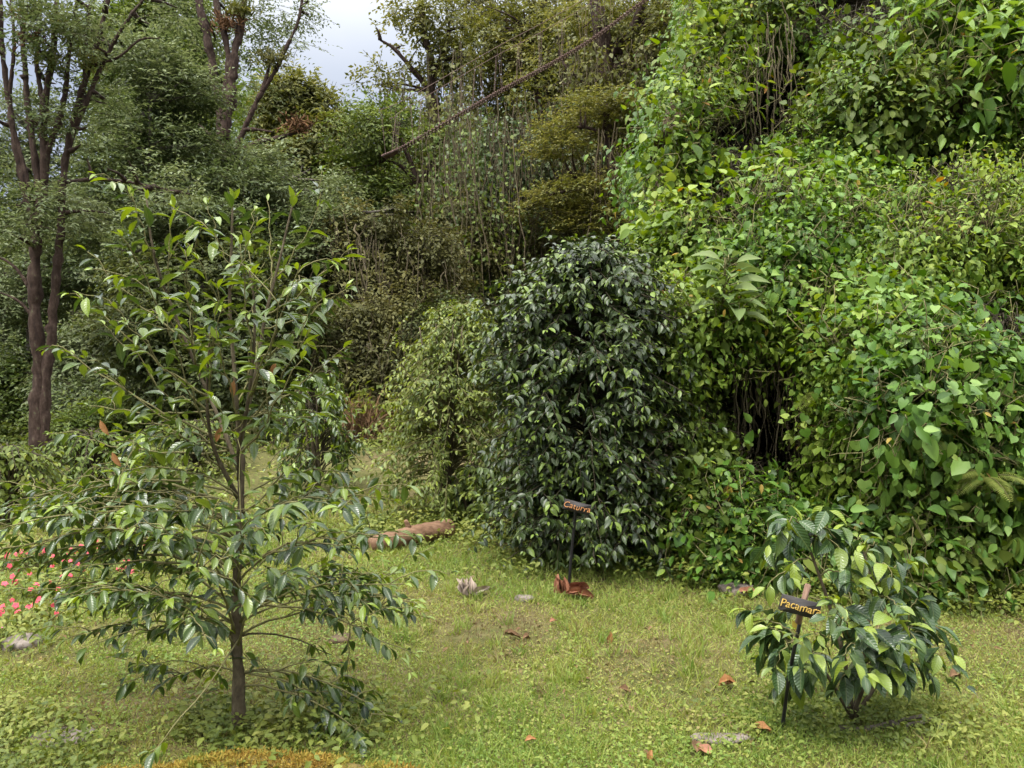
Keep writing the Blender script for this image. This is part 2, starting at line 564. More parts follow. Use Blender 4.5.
def tree(label, d, stems, clumps, leaf='mid', bark='bark_grey', n=3000, nl=7, LL=.09, WW=.45, twl=.5, name='forest_tree',
         up=.6, droop=.15, gate=.3, vines=None, group='forest trees around the clearing', depth=.9, extra=None, bias=0.0, limbs=3, T=T_DIA, inner=.55, gfreq=.7, flat=1.0, split=False):
    """stems: list of ([(px,py[,dd])...], r0, r1); clumps: (px,py,rx,ry[,dd]) in the picture at depth d"""
    first = stems[0][0]
    b0 = P(first[0][0], first[0][1], d + (first[0][2] if len(first[0]) > 2 else 0))
    b0[2] = float(ground(b0[0], b0[1]))
    root = thing(name, label, 'tree', b0, group)
    tb = Buf()
    allp = []
    for i, (pts, r0, r1) in enumerate(stems):
        pp = np.array([P(q[0], q[1], d + (q[2] if len(q) > 2 else 0)) for q in pts])
        if i == 0:
            gz = float(ground(pp[0, 0], pp[0, 1]))
            if pp[0, 2] > gz + .1:
                pp = np.concatenate([[[pp[0, 0], pp[0, 1], gz - .15]], pp])
            else:
                pp[0, 2] = gz - .15
        K = max(12, 12 * len(pp)) if split else max(8, 5 * len(pp))
        c = wobble(curve(pp, K), r0 * .45, 1.1)
        rr = np.linspace(r0, r1, K)
        if i == 0:
            rr = rr * (1 + .45 * np.exp(-np.arange(K) * (.45 if split else 1.1)))
        if split and i:
            Buf().tubes(c, rr * (1 + .2 * (rng.random(K) - .5)), 12, rough=.7).build('limb', M[bark], root, True)
        else:
            tb.tubes(c, rr * (1 + .16 * (rng.random(K) - .5)), 12 if split else 9, rough=.6)
        allp.append(c)
    pts = np.concatenate(allp)
    C, R = [], []
    for q in clumps:
        dd = q[4] if len(q) > 4 else rng.uniform(-.6, .6)
        C.append(P(q[0], q[1], d + dd))
        R.append((q[2] / F * d, max(q[2], q[3]) / F * d * depth, q[3] / F * d))
    C, R = np.array(C), np.array(R)
    if limbs:
        lb = tb
        paths, rads = [], []
        for c, r in zip(C, R):
            for j in range(limbs):
                tgt = c + rdir(1)[0] * r * .75
                cost = np.linalg.norm(pts - tgt, axis=1) + np.maximum(0, pts[:, 2] - tgt[2]) * 1.5
                s0 = pts[np.argmin(cost)]
                mid = (s0 + tgt) / 2 + rng.normal(size=3) * .06 * np.linalg.norm(tgt - s0)
                pth = wobble(curve([s0, mid, tgt], 9), .035, 1.4)
                paths.append(pth)
                rads.append(np.linspace(.045 if j else .06, .008, 9) * (d / 20) ** .4)
        lb.tubes(np.array(paths), np.array(rads), 5)
    tb.build('trunk', M[bark], root, True)
    n = int(n * 1.35)
    gate = gate * .82
    LL = LL * 1.18
    pos, D, N, tw = spray(C, R, n, nl, twl, up, droop, gate, gfreq, inner, flat)
    cb = Buf()
    L = LL * (.65 + .7 * rng.random(len(pos)))
    cb.leaves(T, pos, D, N, L, L * WW, tints(pos, bias=bias))
    cb.build('crown', M[leaf], root)
    wb = Buf()
    tb_ = np.stack([tw[:, 0], tw.mean(1) + rng.normal(size=(len(tw), 3)) * .02, tw[:, 1]], 1)
    sel = rng.random(len(tb_)) < .35
    wb.tubes(tb_[sel], np.full((sel.sum(), 3), .0035 * d / 18 + .001), 3)
    wb.build('twig', M['twig_dark'], root)
    if vines:
        vb, fb = Buf(), Buf()
        for (x0, x1, y0, y1, cnt, leafy) in vines:
            px = rng.uniform(x0, x1, cnt)
            py = y0 + rng.uniform(0, .3, cnt) * (y1 - y0)
            ln = rng.uniform(.35, 1.0, cnt) * (y1 - py)
            K = 9
            t = np.linspace(0, 1, K)
            dd = d + rng.uniform(-1.3, 1.0, cnt)
            sway = np.cumsum(rng.normal(size=(cnt, K)) * 2.6, 1) * (1 + 0 * t)
            PX = px[:, None] + sway + (rng.normal(size=(cnt, 1)) * 14) * t ** 1.5
            PY = py[:, None] + ln[:, None] * t
            DD = dd[:, None] + np.cumsum(rng.normal(size=(cnt, K)) * .05, 1)
            W = P(PX, PY, DD)
            gz = ground(W[..., 0], W[..., 1])
            W[..., 2] = np.maximum(W[..., 2], gz - .05)
            r0 = rng.choice([.007, .011, .02], cnt, p=[.55, .33, .12])
            vb.tubes(W, np.repeat(r0[:, None], K, 1), 3)
            if leafy:
                m = int(leafy * cnt)
                si = rng.integers(0, cnt, m)
                tt = rng.random(m) * (K - 1.01)
                i0 = tt.astype(int)
                fr = (tt - i0)[:, None]
                q = W[si, i0] * (1 - fr) + W[si, i0 + 1] * fr + rng.normal(size=(m, 3)) * .13
                Dv = rng.normal(size=(m, 3)) * .6 + np.array([0, -.3, -.8])
                Nv = rng.normal(size=(m, 3)) * .45 + np.array([0, -.8, .5])
                L = LL * (.7 + .7 * rng.random(m))
                fb.leaves(T_DIA, q, Dv, Nv, L, L * .65, tints(q, bias=bias))
        vb.build('hanging_vine', M['liana'], root)
        fb.build('vine_foliage', M[extra or leaf], root)
    return root


# ---- left twin-trunked tree
A = tree('tall dark twin-trunked tree at the left edge with many bare upright limbs', 11.0,
         [([(38, 487), (35, 400), (39, 320), (37, 240), (44, 160), (50, 80), (60, -60)], .112, .03),
          ([(42, 470), (47, 380), (54, 300), (60, 240), (62, 190), (76, 120), (96, 50), (118, -50)], .072, .026),
          ([(38, 240), (16, 150), (4, 60), (-4, -60)], .055, .02),
          ([(40, 200), (28, 100), (22, 0), (20, -60)], .05, .018),
          ([(45, 160), (62, 110), (70, 40), (84, -50)], .045, .018),
          ([(48, 120), (36, 60), (40, 0), (34, -50)], .035, .014),
          ([(66, 160), (84, 90), (86, 30), (98, -40)], .035, .014),
          ([(74, 130), (100, 70), (128, 20), (160, -20)], .036, .012),
          ([(30, 190), (10, 110), (14, 40), (6, -30)], .035, .012),
          ([(92, 66), (118, 58), (140, 40), (160, 38)], .022, .008),
          ([(37, 300), (22, 276), (8, 262), (-20, 250)], .032, .010),
          ([(34, 318), (16, 300), (-16, 288)], .026, .008),
          ([(58, 182), (105, 180), (150, 186), (190, 194)], .03, .009)],
         [(20, 20, 40, 20), (80, 10, 45, 18), (120, 40, 35, 14), (40, 70, 40, 16), (100, 95, 30, 10), (8, 110, 25, 16), (58, 208, 62, 14), (20, 235, 40, 12), (110, 168, 60, 9), (10, 170, 30, 10), (150, 200, 50, 9), (78, 150, 30, 8), (8, 60, 30, 16), (58, 40, 40, 16), (24, 200, 36, 10), (84, 196, 50, 10), (10, 225, 30, 12), (60, 120, 30, 10), (150, 10, 40, 16)],
         'grey', 'bark', 2000, 8, .06, .42, .32, name='twin_trunk_tree', gate=.52, gfreq=1.3, bias=.1, droop=.05, up=.9, flat=.45, split=True, limbs=2)
for q in [(52, 60), (36, 40), (62, 25), (28, 15), (88, 60)]:
    c = P(*q, 10.9)
    b = Buf()
    n = 160
    b.leaves(T_MID, c + rng.normal(size=(n, 3)) * [.1, .1, .08], rdir(n) + [0, 0, .5], rdir(n), .11, .03, rng.random(n))
    b.build('epiphyte', M['olive'] if q[0] % 3 else M['red_fibre'], A)

# ---- second dark tree up left
B = tree('dark branching tree behind the tall coffee tree with a long crooked limb to the right', 18.0,
         [([(226, 330), (226, 240), (225, 165), (221, 120), (228, 60), (216, 0), (206, -50)], .14, .05),
          ([(224, 140), (232, 90), (238, 40), (250, -40)], .13, .06), ([(222, 120), (212, 60), (200, 0), (196, -40)], .11, .05),
          ([(232, 158), (248, 122), (262, 92), (280, 60), (298, 22), (304, -20)], .07, .025),
          ([(231, 160), (254, 145), (284, 137), (312, 125)], .085, .03), ([(244, 130), (258, 130), (272, 132)], .05, .02),
          ([(262, 92), (268, 70), (272, 54)], .05, .02), ([(226, 150), (205, 130), (196, 122)], .05, .02)],
         [(270, 8, 46, 20, 1), (312, 8, 24, 12, 0), (190, 18, 36, 20, 1), (240, 40, 40, 16, 1.6), (295, 46, 26, 12, .6), (250, 95, 30, 12, 1.5), (310, 122, 22, 6, 0)],
         'grey', 'bark', 1000, 8, .08, .42, .5, gate=.52, gfreq=1.1, bias=.1, droop=.05, up=.9, flat=.5, split=True, limbs=2)
for q, mm in [((297, 126), 'red_fibre'), ((272, 58), 'brown'), ((240, 10), 'olive'), ((228, 24), 'red_fibre')]:
    c = P(*q, 17.9)
    b = Buf()
    n = 200
    b.leaves(T_MID, c + rng.normal(size=(n, 3)) * [.16, .1, .09], rdir(n) + [0, 0, .5], rdir(n), .16, .04, rng.random(n))
    b.build('epiphyte', M[mm], B)

# ---- layered grey-green trees on the left
tree('grey-green feathery tree with flat layered sprays between the two dark trunks', 15.0, [([(140, 420), (150, 300), (150, 200), (150, 100)], .10, .03)],
     [(140, 120, 42, 18), (180, 150, 52, 16), (120, 160, 45, 14), (180, 90, 40, 20), (150, 60, 36, 22), (200, 190, 55, 14), (130, 200, 50, 14), (190, 220, 60, 16), (110, 236, 50, 16), (160, 250, 60, 16)],
     'grey', n=4000, nl=8, LL=.08, twl=.45, up=.95, gate=.36, droop=.02, flat=.4)
tree('feathery grey-green tree below the crooked limb of the dark branching tree', 16.0, [([(290, 420), (285, 300), (288, 230), (290, 180)], .10, .025)],
     [(262, 192, 45, 16), (310, 190, 40, 18), (300, 160, 36, 14), (270, 225, 55, 16), (330, 226, 46, 16), (290, 258, 60, 16), (340, 260, 40, 18), (250, 165, 36, 12)],
     'grey', n=3400, nl=8, LL=.08, twl=.45, up=.95, gate=.36, droop=.02, flat=.4)
tree('bright olive-green tree seen between the twin trunks and the dark branching tree', 24.0, [([(165, 330), (165, 200), (160, 60)], .2, .08)],
     [(150, 50, 45, 35), (185, 80, 36, 30), (130, 90, 36, 30), (170, 15, 40, 25), (160, 130, 56, 30), (120, 40, 30, 30)],
     'mid', n=4200, nl=7, LL=.14, twl=.6, gate=.24)
tree('round-crowned yellowish tree right of the crooked limb against the sky', 25.0, [([(300, 330), (302, 200), (303, 100)], .2, .07)],
     [(294, 98, 24, 22), (314, 116, 24, 20), (285, 120, 25, 22), (330, 150, 34, 28), (305, 165, 36, 24), (345, 185, 28, 24)],
     'olive', n=3400, nl=7, LL=.14, twl=.6, gate=.24)
tree('low dark green tree filling the gap behind the tall coffee tree', 13.5, [([(215, 440), (210, 340), (205, 290)], .1, .04)],
     [(170, 285, 55, 28), (230, 275, 55, 26), (200, 325, 65, 30), (270, 320, 50, 30), (140, 330, 44, 28), (240, 370, 60, 30), (180, 380, 50, 28)],
     'dark', n=4400, nl=7, LL=.085, twl=.4, gate=.24, bias=.1)
tree('soft grey-green tree standing behind the twin trunks at the far left', 19.0, [([(30, 420), (28, 330), (26, 220), (30, 130)], .14, .03)],
     [(10, 215, 50, 16), (50, 240, 50, 16), (0, 260, 46, 18), (40, 170, 46, 14), (70, 270, 46, 18), (20, 300, 50, 18), (0, 150, 40, 14), (90, 130, 40, 14), (75, 210, 40, 14), (30, 110, 36, 12), (110, 280, 40, 16)],
     'grey', n=3600, nl=8, LL=.09, twl=.5, up=.95, gate=.36, droop=.02, flat=.45)
for (lab, d, x, y, k, lf) in [
        ('pale grey-green bushy tree right of the twin trunks in the hollow', 17, 105, 360, 1.0, 'grey'),
        ('pale green tree crown low in the hollow at the far left edge', 19, 12, 395, 1.0, 'mid'),
        ('dull green low tree between the twin trunks and the tall coffee tree', 15, 150, 425, .85, 'grey'),
        ('hazy grey tree standing far down in the hollow left of the twin trunks', 27, 5, 320, 1.2, 'grey'),
        ('low bushy tree at the foot of the twin trunks', 13.5, 92, 440, .8, 'mid')]:
    tree(lab, d, [([(x, y + 90), (x + 4, y + 20), (x, y - 20)], .11, .04)],
         [(x, y, 40 * k, 30 * k), (x + 30 * k, y + 25, 34 * k, 24 * k), (x - 30 * k, y + 22, 34 * k, 24 * k), (x + 5, y + 48, 50 * k, 26 * k), (x + 22 * k, y - 20, 26 * k, 16 * k), (x - 20 * k, y - 14, 26 * k, 16 * k)],
         lf, n=3300, nl=7, LL=.075 * d / 14, twl=.03 * d, gate=.2, up=.8, bias=.12)

# ---- centre: vine-hung trees
tree('vine-hung tree with a yellow-olive top beside the gap of sky', 22.0,
     [([(438, 360), (440, 260), (438, 190), (434, 120), (430, 60), (420, 0)], .24, .08), ([(440, 110), (420, 78), (396, 50), (380, 40)], .09, .03), ([(432, 80), (444, 50), (452, 15)], .08, .03)],
     [(402, 34, 38, 16), (440, 22, 36, 18), (374, 76, 14, 12), (425, 55, 34, 14), (455, 55, 22, 14), (415, 8, 30, 12), (450, 110, 12, 44), (464, 190, 14, 56), (432, 180, 12, 48), (446, 260, 16, 50)],
     'olive', 'bark', 1500, 7, .11, .5, .5, gate=.44, gfreq=1.1, flat=.6, vines=[(424, 466, 40, 340, 80, 34), (380, 420, 60, 200, 26, 16)], bias=.05)
tree('small black-stemmed tree with spreading limbs under the hanging bridge', 20.0,
     [([(420, 330), (419, 215), (414, 178), (402, 140)], .17, .05), ([(418, 190), (432, 165), (446, 140)], .09, .03), ([(416, 180), (400, 166), (385, 160)], .06, .02)],
     [(360, 132, 34, 18), (352, 165, 36, 22), (385, 118, 30, 14), (440, 140, 24, 10), (390, 195, 34, 16), (365, 205, 36, 20)],
     'mid', 'bark', 1700, 7, .10, .5, .5, gate=.4, gfreq=1.0, flat=.6, bias=.05)
tree('airy tree with drooping sprays in front of the bright gap of sky', 25.0,
     [([(548, 330), (546, 200), (540, 110), (530, 30)], .2, .07), ([(542, 100), (560, 60), (572, 30)], .08, .03)],
     [(520, 22, 36, 14), (555, 40, 36, 15), (500, 48, 20, 12), (585, 22, 30, 16), (540, 62, 36, 10), (495, 10, 20, 12), (478, 40, 14, 30), (520, 100, 12, 30), (500, 120, 10, 24)],
     'olive', 'bark', 1300, 7, .12, .5, .6, gate=.44, flat=.6, vines=[(495, 600, 30, 110, 40, 12)], bias=.0)
tree('tall vine-draped tree filling the top of the forest behind the hanging bridge', 27.0,
     [([(560, 330), (556, 200), (548, 90), (545, -20)], .26, .1), ([(552, 120), (520, 60), (505, 20)], .1, .04)],
     [(560, 0, 50, 24), (500, 10, 40, 22), (600, 30, 50, 26), (540, 60, 14, 50), (575, 90, 16, 50), (505, 70, 12, 46), (610, 90, 16, 50), (480, 60, 12, 44), (525, 120, 16, 50), (590, 150, 16, 50), (475, 5, 26, 18)],
     'brown', 'bark', 2600, 7, .13, .5, .5, gate=.36, gfreq=1.0, droop=.5, vines=[(470, 630, 20, 260, 120, 22)], bias=.05)
tree('tall brown-green tree with a curtain of vines at the upper edge left of the bank', 24.0,
     [([(668, 330), (664, 200), (660, 80), (655, -30)], .26, .1)],
     [(650, 20, 40, 24), (690, -5, 50, 26), (630, 50, 14, 46), (660, 80, 16, 56), (690, 70, 16, 56), (640, 130, 16, 56), (672, 170, 18, 60), (615, 100, 12, 50), (650, 220, 20, 50)],
     'olive', 'bark', 2600, 7, .12, .5, .5, gate=.36, gfreq=1.0, droop=.5, vines=[(605, 700, 20, 280, 120, 20)], bias=-.1, extra='brown')
tree('big dark trunk wrapped in brown vines at the top of the forest behind the bridge', 21.0,
     [([(612, 360), (611, 230), (606, 120), (601, 40), (592, -40)], .3, .16), ([(604, 70), (630, 30), (650, -20)], .16, .08), ([(606, 110), (580, 80), (566, 70)], .1, .04)],
     [(640, 14, 44, 24), (690, 30, 46, 34), (600, 26, 40, 20), (725, 60, 40, 40), (660, 66, 40, 20), (705, 100, 40, 34), (740, 20, 36, 34), (592, 90, 13, 40), (650, 120, 18, 52), (625, 160, 14, 50), (684, 160, 20, 50), (570, 40, 26, 14), (535, 90, 10, 30)],
     'olive', 'bark', 2500, 7, .11, .45, .5, gate=.42, gfreq=1.0, flat=.6, vines=[(560, 680, 30, 200, 150, 16), (640, 740, 30, 180, 80, 16)], bias=-.05)
tree('olive tree with flat shelves of foliage in front of the dark vine-wrapped trunk', 17.0,
     [([(614, 400), (612, 250), (610, 150), (603, 96)], .16, .05), ([(624, 330), (622, 160)], .09, .06), ([(611, 190), (585, 178), (560, 190)], .05, .02), ([(610, 140), (588, 128), (566, 128)], .05, .02)],
     [(604, 104, 44, 8), (578, 128, 40, 9), (616, 136, 34, 10), (560, 150, 30, 9), (572, 196, 46, 11), (606, 186, 34, 10), (548, 212, 40, 11), (596, 222, 36, 10), (628, 116, 24, 8)],
     'olive', 'bark', 1500, 8, .075, .5, .36, gate=.46, gfreq=1.3, up=1.2, droop=0, flat=.22, vines=[(590, 640, 120, 280, 60, 6)], bias=.1)
tree('column of cool green vines hiding a trunk in the middle of the forest', 19.0,
     [([(505, 380), (505, 280), (508, 200), (511, 150)], .17, .02)],
     [(508, 140, 26, 20), (500, 175, 30, 26), (528, 165, 24, 30), (495, 215, 30, 30), (525, 205, 26, 34), (505, 260, 36, 40), (540, 250, 26, 40), (486, 300, 36, 30)],
     'blue', 'bark', 3800, 6, .085, .65, .35, gate=.4, gfreq=1.2, droop=.6, vines=[(440, 600, 90, 330, 150, 16)], bias=-.05)
tree('brown-green vine-draped tree left of the cool green column', 18.0,
     [([(462, 400), (460, 280), (456, 200)], .16, .08)],
     [(460, 215, 28, 22), (440, 250, 30, 26), (474, 255, 30, 34), (450, 300, 36, 34), (480, 320, 30, 30), (425, 300, 28, 28)],
     'brown', 'bark', 2800, 6, .085, .55, .36, gate=.4, gfreq=1.2, droop=.5, vines=[(415, 540, 110, 370, 130, 18)], extra='ivy')
tree('dull brown-green tree in shade behind the dark dense bush', 18.5,
     [([(575, 420), (572, 300), (570, 240)], .15, .07)],
     [(560, 245, 30, 24), (590, 255, 34, 26), (540, 280, 36, 30), (610, 290, 36, 34), (575, 300, 40, 30), (640, 250, 30, 50), (650, 190, 26, 50)],
     'brown', 'bark', 3000, 6, .09, .55, .36, gate=.38, gfreq=1.2, droop=.4, vines=[(540, 660, 170, 330, 120, 8)], extra='dark', bias=-.1)
for (lab, d, x, y, k, lf, bi) in [
        ('brownish shrubby tree behind the right side of the tall coffee tree', 15, 362, 232, 1.0, 'brown', .0),
        ('dark shrub beside the shaded hollow at the back of the path', 15.5, 415, 262, .95, 'brown', -.1),
        ('low dull shrub right above the far end of the grass path', 14.5, 355, 330, .9, 'brown', -.05),
        ('drab olive shrub left of the shaded hollow at the back', 16.5, 330, 290, .9, 'olive', -.15),
        ('dark bushy shrub behind the pale bush in the middle', 14.5, 425, 335, .9, 'dark', .05)]:
    tree(lab, d, [([(x, y + 110), (x + 4, y + 20), (x, y - 20)], .08, .03)],
         [(x, y, 34 * k, 28 * k), (x + 28 * k, y + 25, 30 * k, 24 * k), (x - 28 * k, y + 22, 30 * k, 24 * k), (x + 5, y + 52, 44 * k, 28 * k), (x + 20 * k, y - 20, 22 * k, 16 * k), (x - 20 * k, y + 70, 30 * k, 24 * k)],
         lf, n=2300, nl=7, LL=.075, twl=.38, gate=.36, gfreq=1.2, up=.5, droop=.25, bias=bi, name='forest_shrub', group='shrubs along the forest edge', vines=[(x - 40, x + 40, y - 20, y + 110, 40, 4)])

# ---- forest mass on the hill behind
n = 1500
x = rng.uniform(-45, 55, n)
y = 27 + 33 * rng.random(n) ** 1.5
keep = np.abs(x) < y * .85 + 4
x, y = x[keep], y[keep]
z = ground(x, y)
pxx = CX + x / y * F
top = np.interp(pxx, [-200, 60, 110, 200, 300, 330, 385, 420, 480, 520, 600, 700, 1300], [190, 190, 120, 40, 80, 125, 125, 90, 110, 100, 40, -20, -40])
ztop = CZ + (HY - top) / F * y - 1.3
h = .8 + np.maximum(ztop - z - .8, 1.0) * rng.random(len(x)) ** .75
C = np.stack([x, y, z + h], -1)
R = np.stack([rng.uniform(1.2, 2.4, len(x)), rng.uniform(1.2, 2.2, len(x)), rng.uniform(.8, 1.5, len(x))], -1)
pos, D, N, tw = spray(C, R, 52000, 6, .9, .6, .15, .15, .3)
L = .25 * (.6 + .8 * rng.random(len(pos)))
o = Buf().leaves(T_DIA, pos, D, N, L, L * .5, tints(pos, .2, .25, bias=-.05)).build('far_forest', M['mid'])
tag(o, 'far wooded hillside seen through the nearer trees', 'forest', kind='stuff')
n = 700
x = rng.uniform(-14, 12, n)
y = rng.uniform(13.2, 27, n)
z = ground(x, y)
C = np.stack([x, y, z + rng.uniform(.1, 1.2, n)], -1)
R = np.stack([rng.uniform(.5, 1.1, n), rng.uniform(.5, 1.0, n), rng.uniform(.3, .8, n)], -1)
keep = ~((np.abs(x + 2.3) < 1.3) & (y < 15.5))
pos, D, N, tw = spray(C[keep], R[keep], 15000, 6, .4, .6, .15, .1, .6)
L = .10 * (.6 + .8 * rng.random(len(pos)))
o = Buf().leaves(T_DIA, pos, D, N, L, L * .55, tints(pos, .2, .5)).build('undergrowth', M['dark'])
tag(o, 'dark tangled undergrowth on the forest floor behind the clearing', 'undergrowth', kind='stuff')

# ---------------------------------------------------------------- hanging bridge
bp_ = np.array([P(700, -34, 18.4), P(645, 1, 18.3), P(592, 40, 18.2), P(545, 68, 18.1), P(500, 92, 18.0), P(455, 118, 17.9), P(400, 150, 17.8), P(384, 158, 17.9)])
br = thing('hanging_bridge', 'rusty red slatted footbridge hanging on cables high across the forest', 'bridge', bp_[0])
K = 240
pth = curve(bp_, K)
tan = nz(np.gradient(pth, axis=0))
side = nz(np.cross(tan, [0, 0, 1]))
wd = .10
b = Buf()
for s in (-1, 1):
    b.tubes(pth + side * wd * s, np.full(K, .011), 5)
b.build('deck_cable', M['rust_wire'], br)
b = Buf()
for i in range(0, K, 2):
    for fr in (0,):
        if i + 1 >= K:
            continue
        c = pth[i] * (1 - fr) + pth[i + 1] * fr
        t, s, u = tan[i], side[i], np.cross(side[i], tan[i])
        vs = [c + t * a * .019 + s * bb * (wd + .02) + u * (.02 + cc * .008) for a in (-1, 1) for bb in (-1, 1) for cc in (-1, 1)]
        b.add(vs, f4=[(0, 1, 3, 2), (4, 6, 7, 5), (0, 4, 5, 1), (2, 3, 7, 6), (0, 2, 6, 4), (1, 5, 7, 3)])
b.build('deck', M['rust'], br)
for s in (-1, 1):
    b = Buf()
    rail = pth + side * (wd + .16) * s + np.array([0, 0, .95])
    b.tubes(rail, np.full(K, .007), 5)
    b.build('handrail_cable', M['rust_wire'], br)
    b = Buf()
    lo = pth + side * wd * s
    b.tubes(np.stack([lo[:-3:15], rail[2:-1:15]], 1), np.full((len(lo[:-3:15]), 2), .004), 3)
    b.tubes(np.stack([lo[5::17], rail[3:-2:17][:len(lo[5::17])]], 1), np.full((len(lo[5::17]), 2), .004), 3)
    b.build('side_netting', M['rust_wire'], br)

# ---------------------------------------------------------------- the overgrown bank on the right
HOLES = [(772, 438, 56, 72, 1.9), (738, 395, 44, 32, 1.2), (775, 100, 42, 60, 2.1), (728, 152, 42, 34, 1.4), (935, 158, 66, 30, 1.7), (985, 305, 44, 32, 1.5), (855, 6, 46, 32, 1.6), (705, 205, 32, 18, .9), (800, 505, 32, 38, .9), (664, 215, 16, 12, .6), (985, 545, 50, 24, .35)]
BUMPS = [(705, 338, 60, 22, .6), (790, 240, 90, 50, .35), (960, 240, 90, 60, .55), (900, 420, 80, 70, .45), (880, 70, 60, 60, .5), (690, 70, 50, 60, .4), (820, 330, 60, 40, .3)]


def bank_d(u, v):
    d = np.interp(v, [-300, -150, 0, 130, 250, 340, 450, 560, 600, 680], [14.5, 12.4, 10.5, 9.1, 8.05, 7.25, 6.75, 6.3, 6.15, 5.9])
    d = d - (u - 700) / 324 * .55 * smooth(600, 300, v) - (u - 700) / 324 * .35
    d = d + smooth(660, 600, u) * 1.4
    for (a, b, ra, rb, k) in HOLES:
        d = d + k * np.exp(-((u - a) / ra) ** 2 - ((v - b) / rb) ** 2)
    for (a, b, ra, rb, k) in BUMPS:
        d = d - k * np.exp(-((u - a) / ra) ** 2 - ((v - b) / rb) ** 2)
    d = d + (fbm2(u, v, 1 / 70., 21) - .5) * 1.25 + (fbm2(u, v, 1 / 26., 31, 2) - .5) * .75
    return d


def bank_p(u, v):
    return P(u, v, bank_d(u, v))


def bank_n(u, v, e=5.0):
    a = bank_p(u + e, v) - bank_p(u - e, v)
    b = bank_p(u, v + e) - bank_p(u, v - e)
    n = nz(np.cross(a, b))
    flip = np.sign(-(n * nz(bank_p(u, v) - np.array([0, 0, CZ]))).sum(-1, keepdims=True))
    return n * flip


def hole_w(u, v):
    w = 0
    for (a, b, ra, rb, k) in HOLES[:10]:
        w = np.maximum(w, np.minimum(1.8 * np.exp(-((u - a) / ra) ** 2 - ((v - b) / rb) ** 2), 1) * min(1, k))
    return w


def edge_u(v):
    """left limit of the bank in the picture"""
    return np.interp(v, [-300, 0, 100, 180, 260, 340, 450, 560, 640], [712, 692, 668, 656, 656, 676, 684, 684, 684])


us = np.linspace(0, 1, 130)
vs = np.linspace(-300, 650, 170)
U, Vv = np.meshgrid(us, vs, indexing='ij')
E = edge_u(Vv)
UU = E + 14 + U * (1500 - E)
W = bank_p(UU, Vv)
W = W - bank_n(UU, Vv, 26) * .36
W[0] += np.array([.3, 2.5, 0])
n_, m_ = U.shape
idx = np.arange(n_ * m_).reshape(n_, m_)
q = np.stack([idx[:-1, :-1], idx[1:, :-1], idx[1:, 1:], idx[:-1, 1:]], -1).reshape(-1, 4)
# thickness: a back sheet well behind, so that it is a body of earth
back = W + np.array([.2, 2.6, .0])
bk = back.reshape(-1, 3)
o = Buf().add(W, f4=q[:, ::-1]).add(bk, f4=q).build('bank', M['soil'], smooth_=True)
tag(o, 'steep earth bank under the vines on the right', 'bank', kind='structure')


def bank_leaves(buf, T, u, v, off, LL, WW, jit=.1, droop=.55, outw=.5, up=.5, seed=5, bias=0., young=0., spread=.25, gap=.36, gfq=1.6):
    p = bank_p(u, v)
    nn = bank_n(u, v)
    o_ = off * rng.random(len(u)) ** .8
    p = p + nn * o_[:, None] + rng.normal(size=p.shape) * jit
    kp = noise3(p, gfq, seed + 40) > gap * rng.random(len(p)) * 1.3
    p, nn = p[kp], nn[kp]
    k = len(p)
    D = nn * outw + np.array([0, 0, -droop]) + rng.normal(size=(k, 3)) * .5
    N = nn * .75 + np.array([0, 0, up]) + rng.normal(size=(k, 3)) * .32
    L = LL * np.clip(np.exp(rng.normal(size=k) * .32), .45, 1.9) * (.65 + .65 * noise3(p, 1.3, seed + 9))
    buf.leaves(T, p, D, N, L, L * WW * (.8 + .4 * rng.random(k)), tints(p, spread, 1.4, seed, bias), (rng.random(k) < young) * rng.uniform(.3, 1, k), .1)
    return p


def in_regions(regs, n, holes=.95):
    w = np.array([a[2] * a[3] for a in regs], float)
    k = rng.choice(len(regs), n, p=w / w.sum())
    R = np.array([r[:4] for r in regs], float)[k]
    th = rng.random(n) * 2 * np.pi
    rr = np.sqrt(rng.random(n)) * (1 + .3 * (rng.random(n) - .5))
    wob = .7 + .6 * noise2(np.cos(th) * 2 + k * 7, np.sin(th) * 2, 1.0, 3)
    u = R[:, 0] + R[:, 2] * rr * wob * np.cos(th)
    v = R[:, 1] + R[:, 3] * rr * wob * np.sin(th)
    ok = (rng.random(n) > hole_w(u, v) * holes) & (u > edge_u(v) - 6 + rng.normal(size=n) * 5) & (v < 598)
    return u[ok], v[ok]


def stems_on_bank(buf, u, v, length=.5, r=.005, lift=.1):
    K = 6
    t = np.linspace(0, 1, K)
    n = len(u)
    du = np.cumsum(rng.normal(size=(n, K)) * 9, 1)
    dv = np.cumsum(rng.normal(size=(n, K)) * 6 + 6, 1)
    p = bank_p(u[:, None] + du, v[:, None] + dv)
    nn = bank_n(u, v)
    p = p + nn[:, None] * (lift * (.4 + np.sin(t * math.pi) * rng.random((n, 1))))[..., None]
    buf.tubes(p, np.full((n, K), r), 3)


# general cover: nobody could count it
nb = 56000
v = rng.uniform(-60, 605, nb)
u = edge_u(v) - 4 + rng.random(nb) ** .9 * (1180 - edge_u(v))
ok = rng.random(nb) > hole_w(u, v) * .93
b = Buf()
bank_leaves(b, T_MID, u[ok], v[ok], .16, .07, .7, .06, bias=-.02, seed=5, spread=.3)
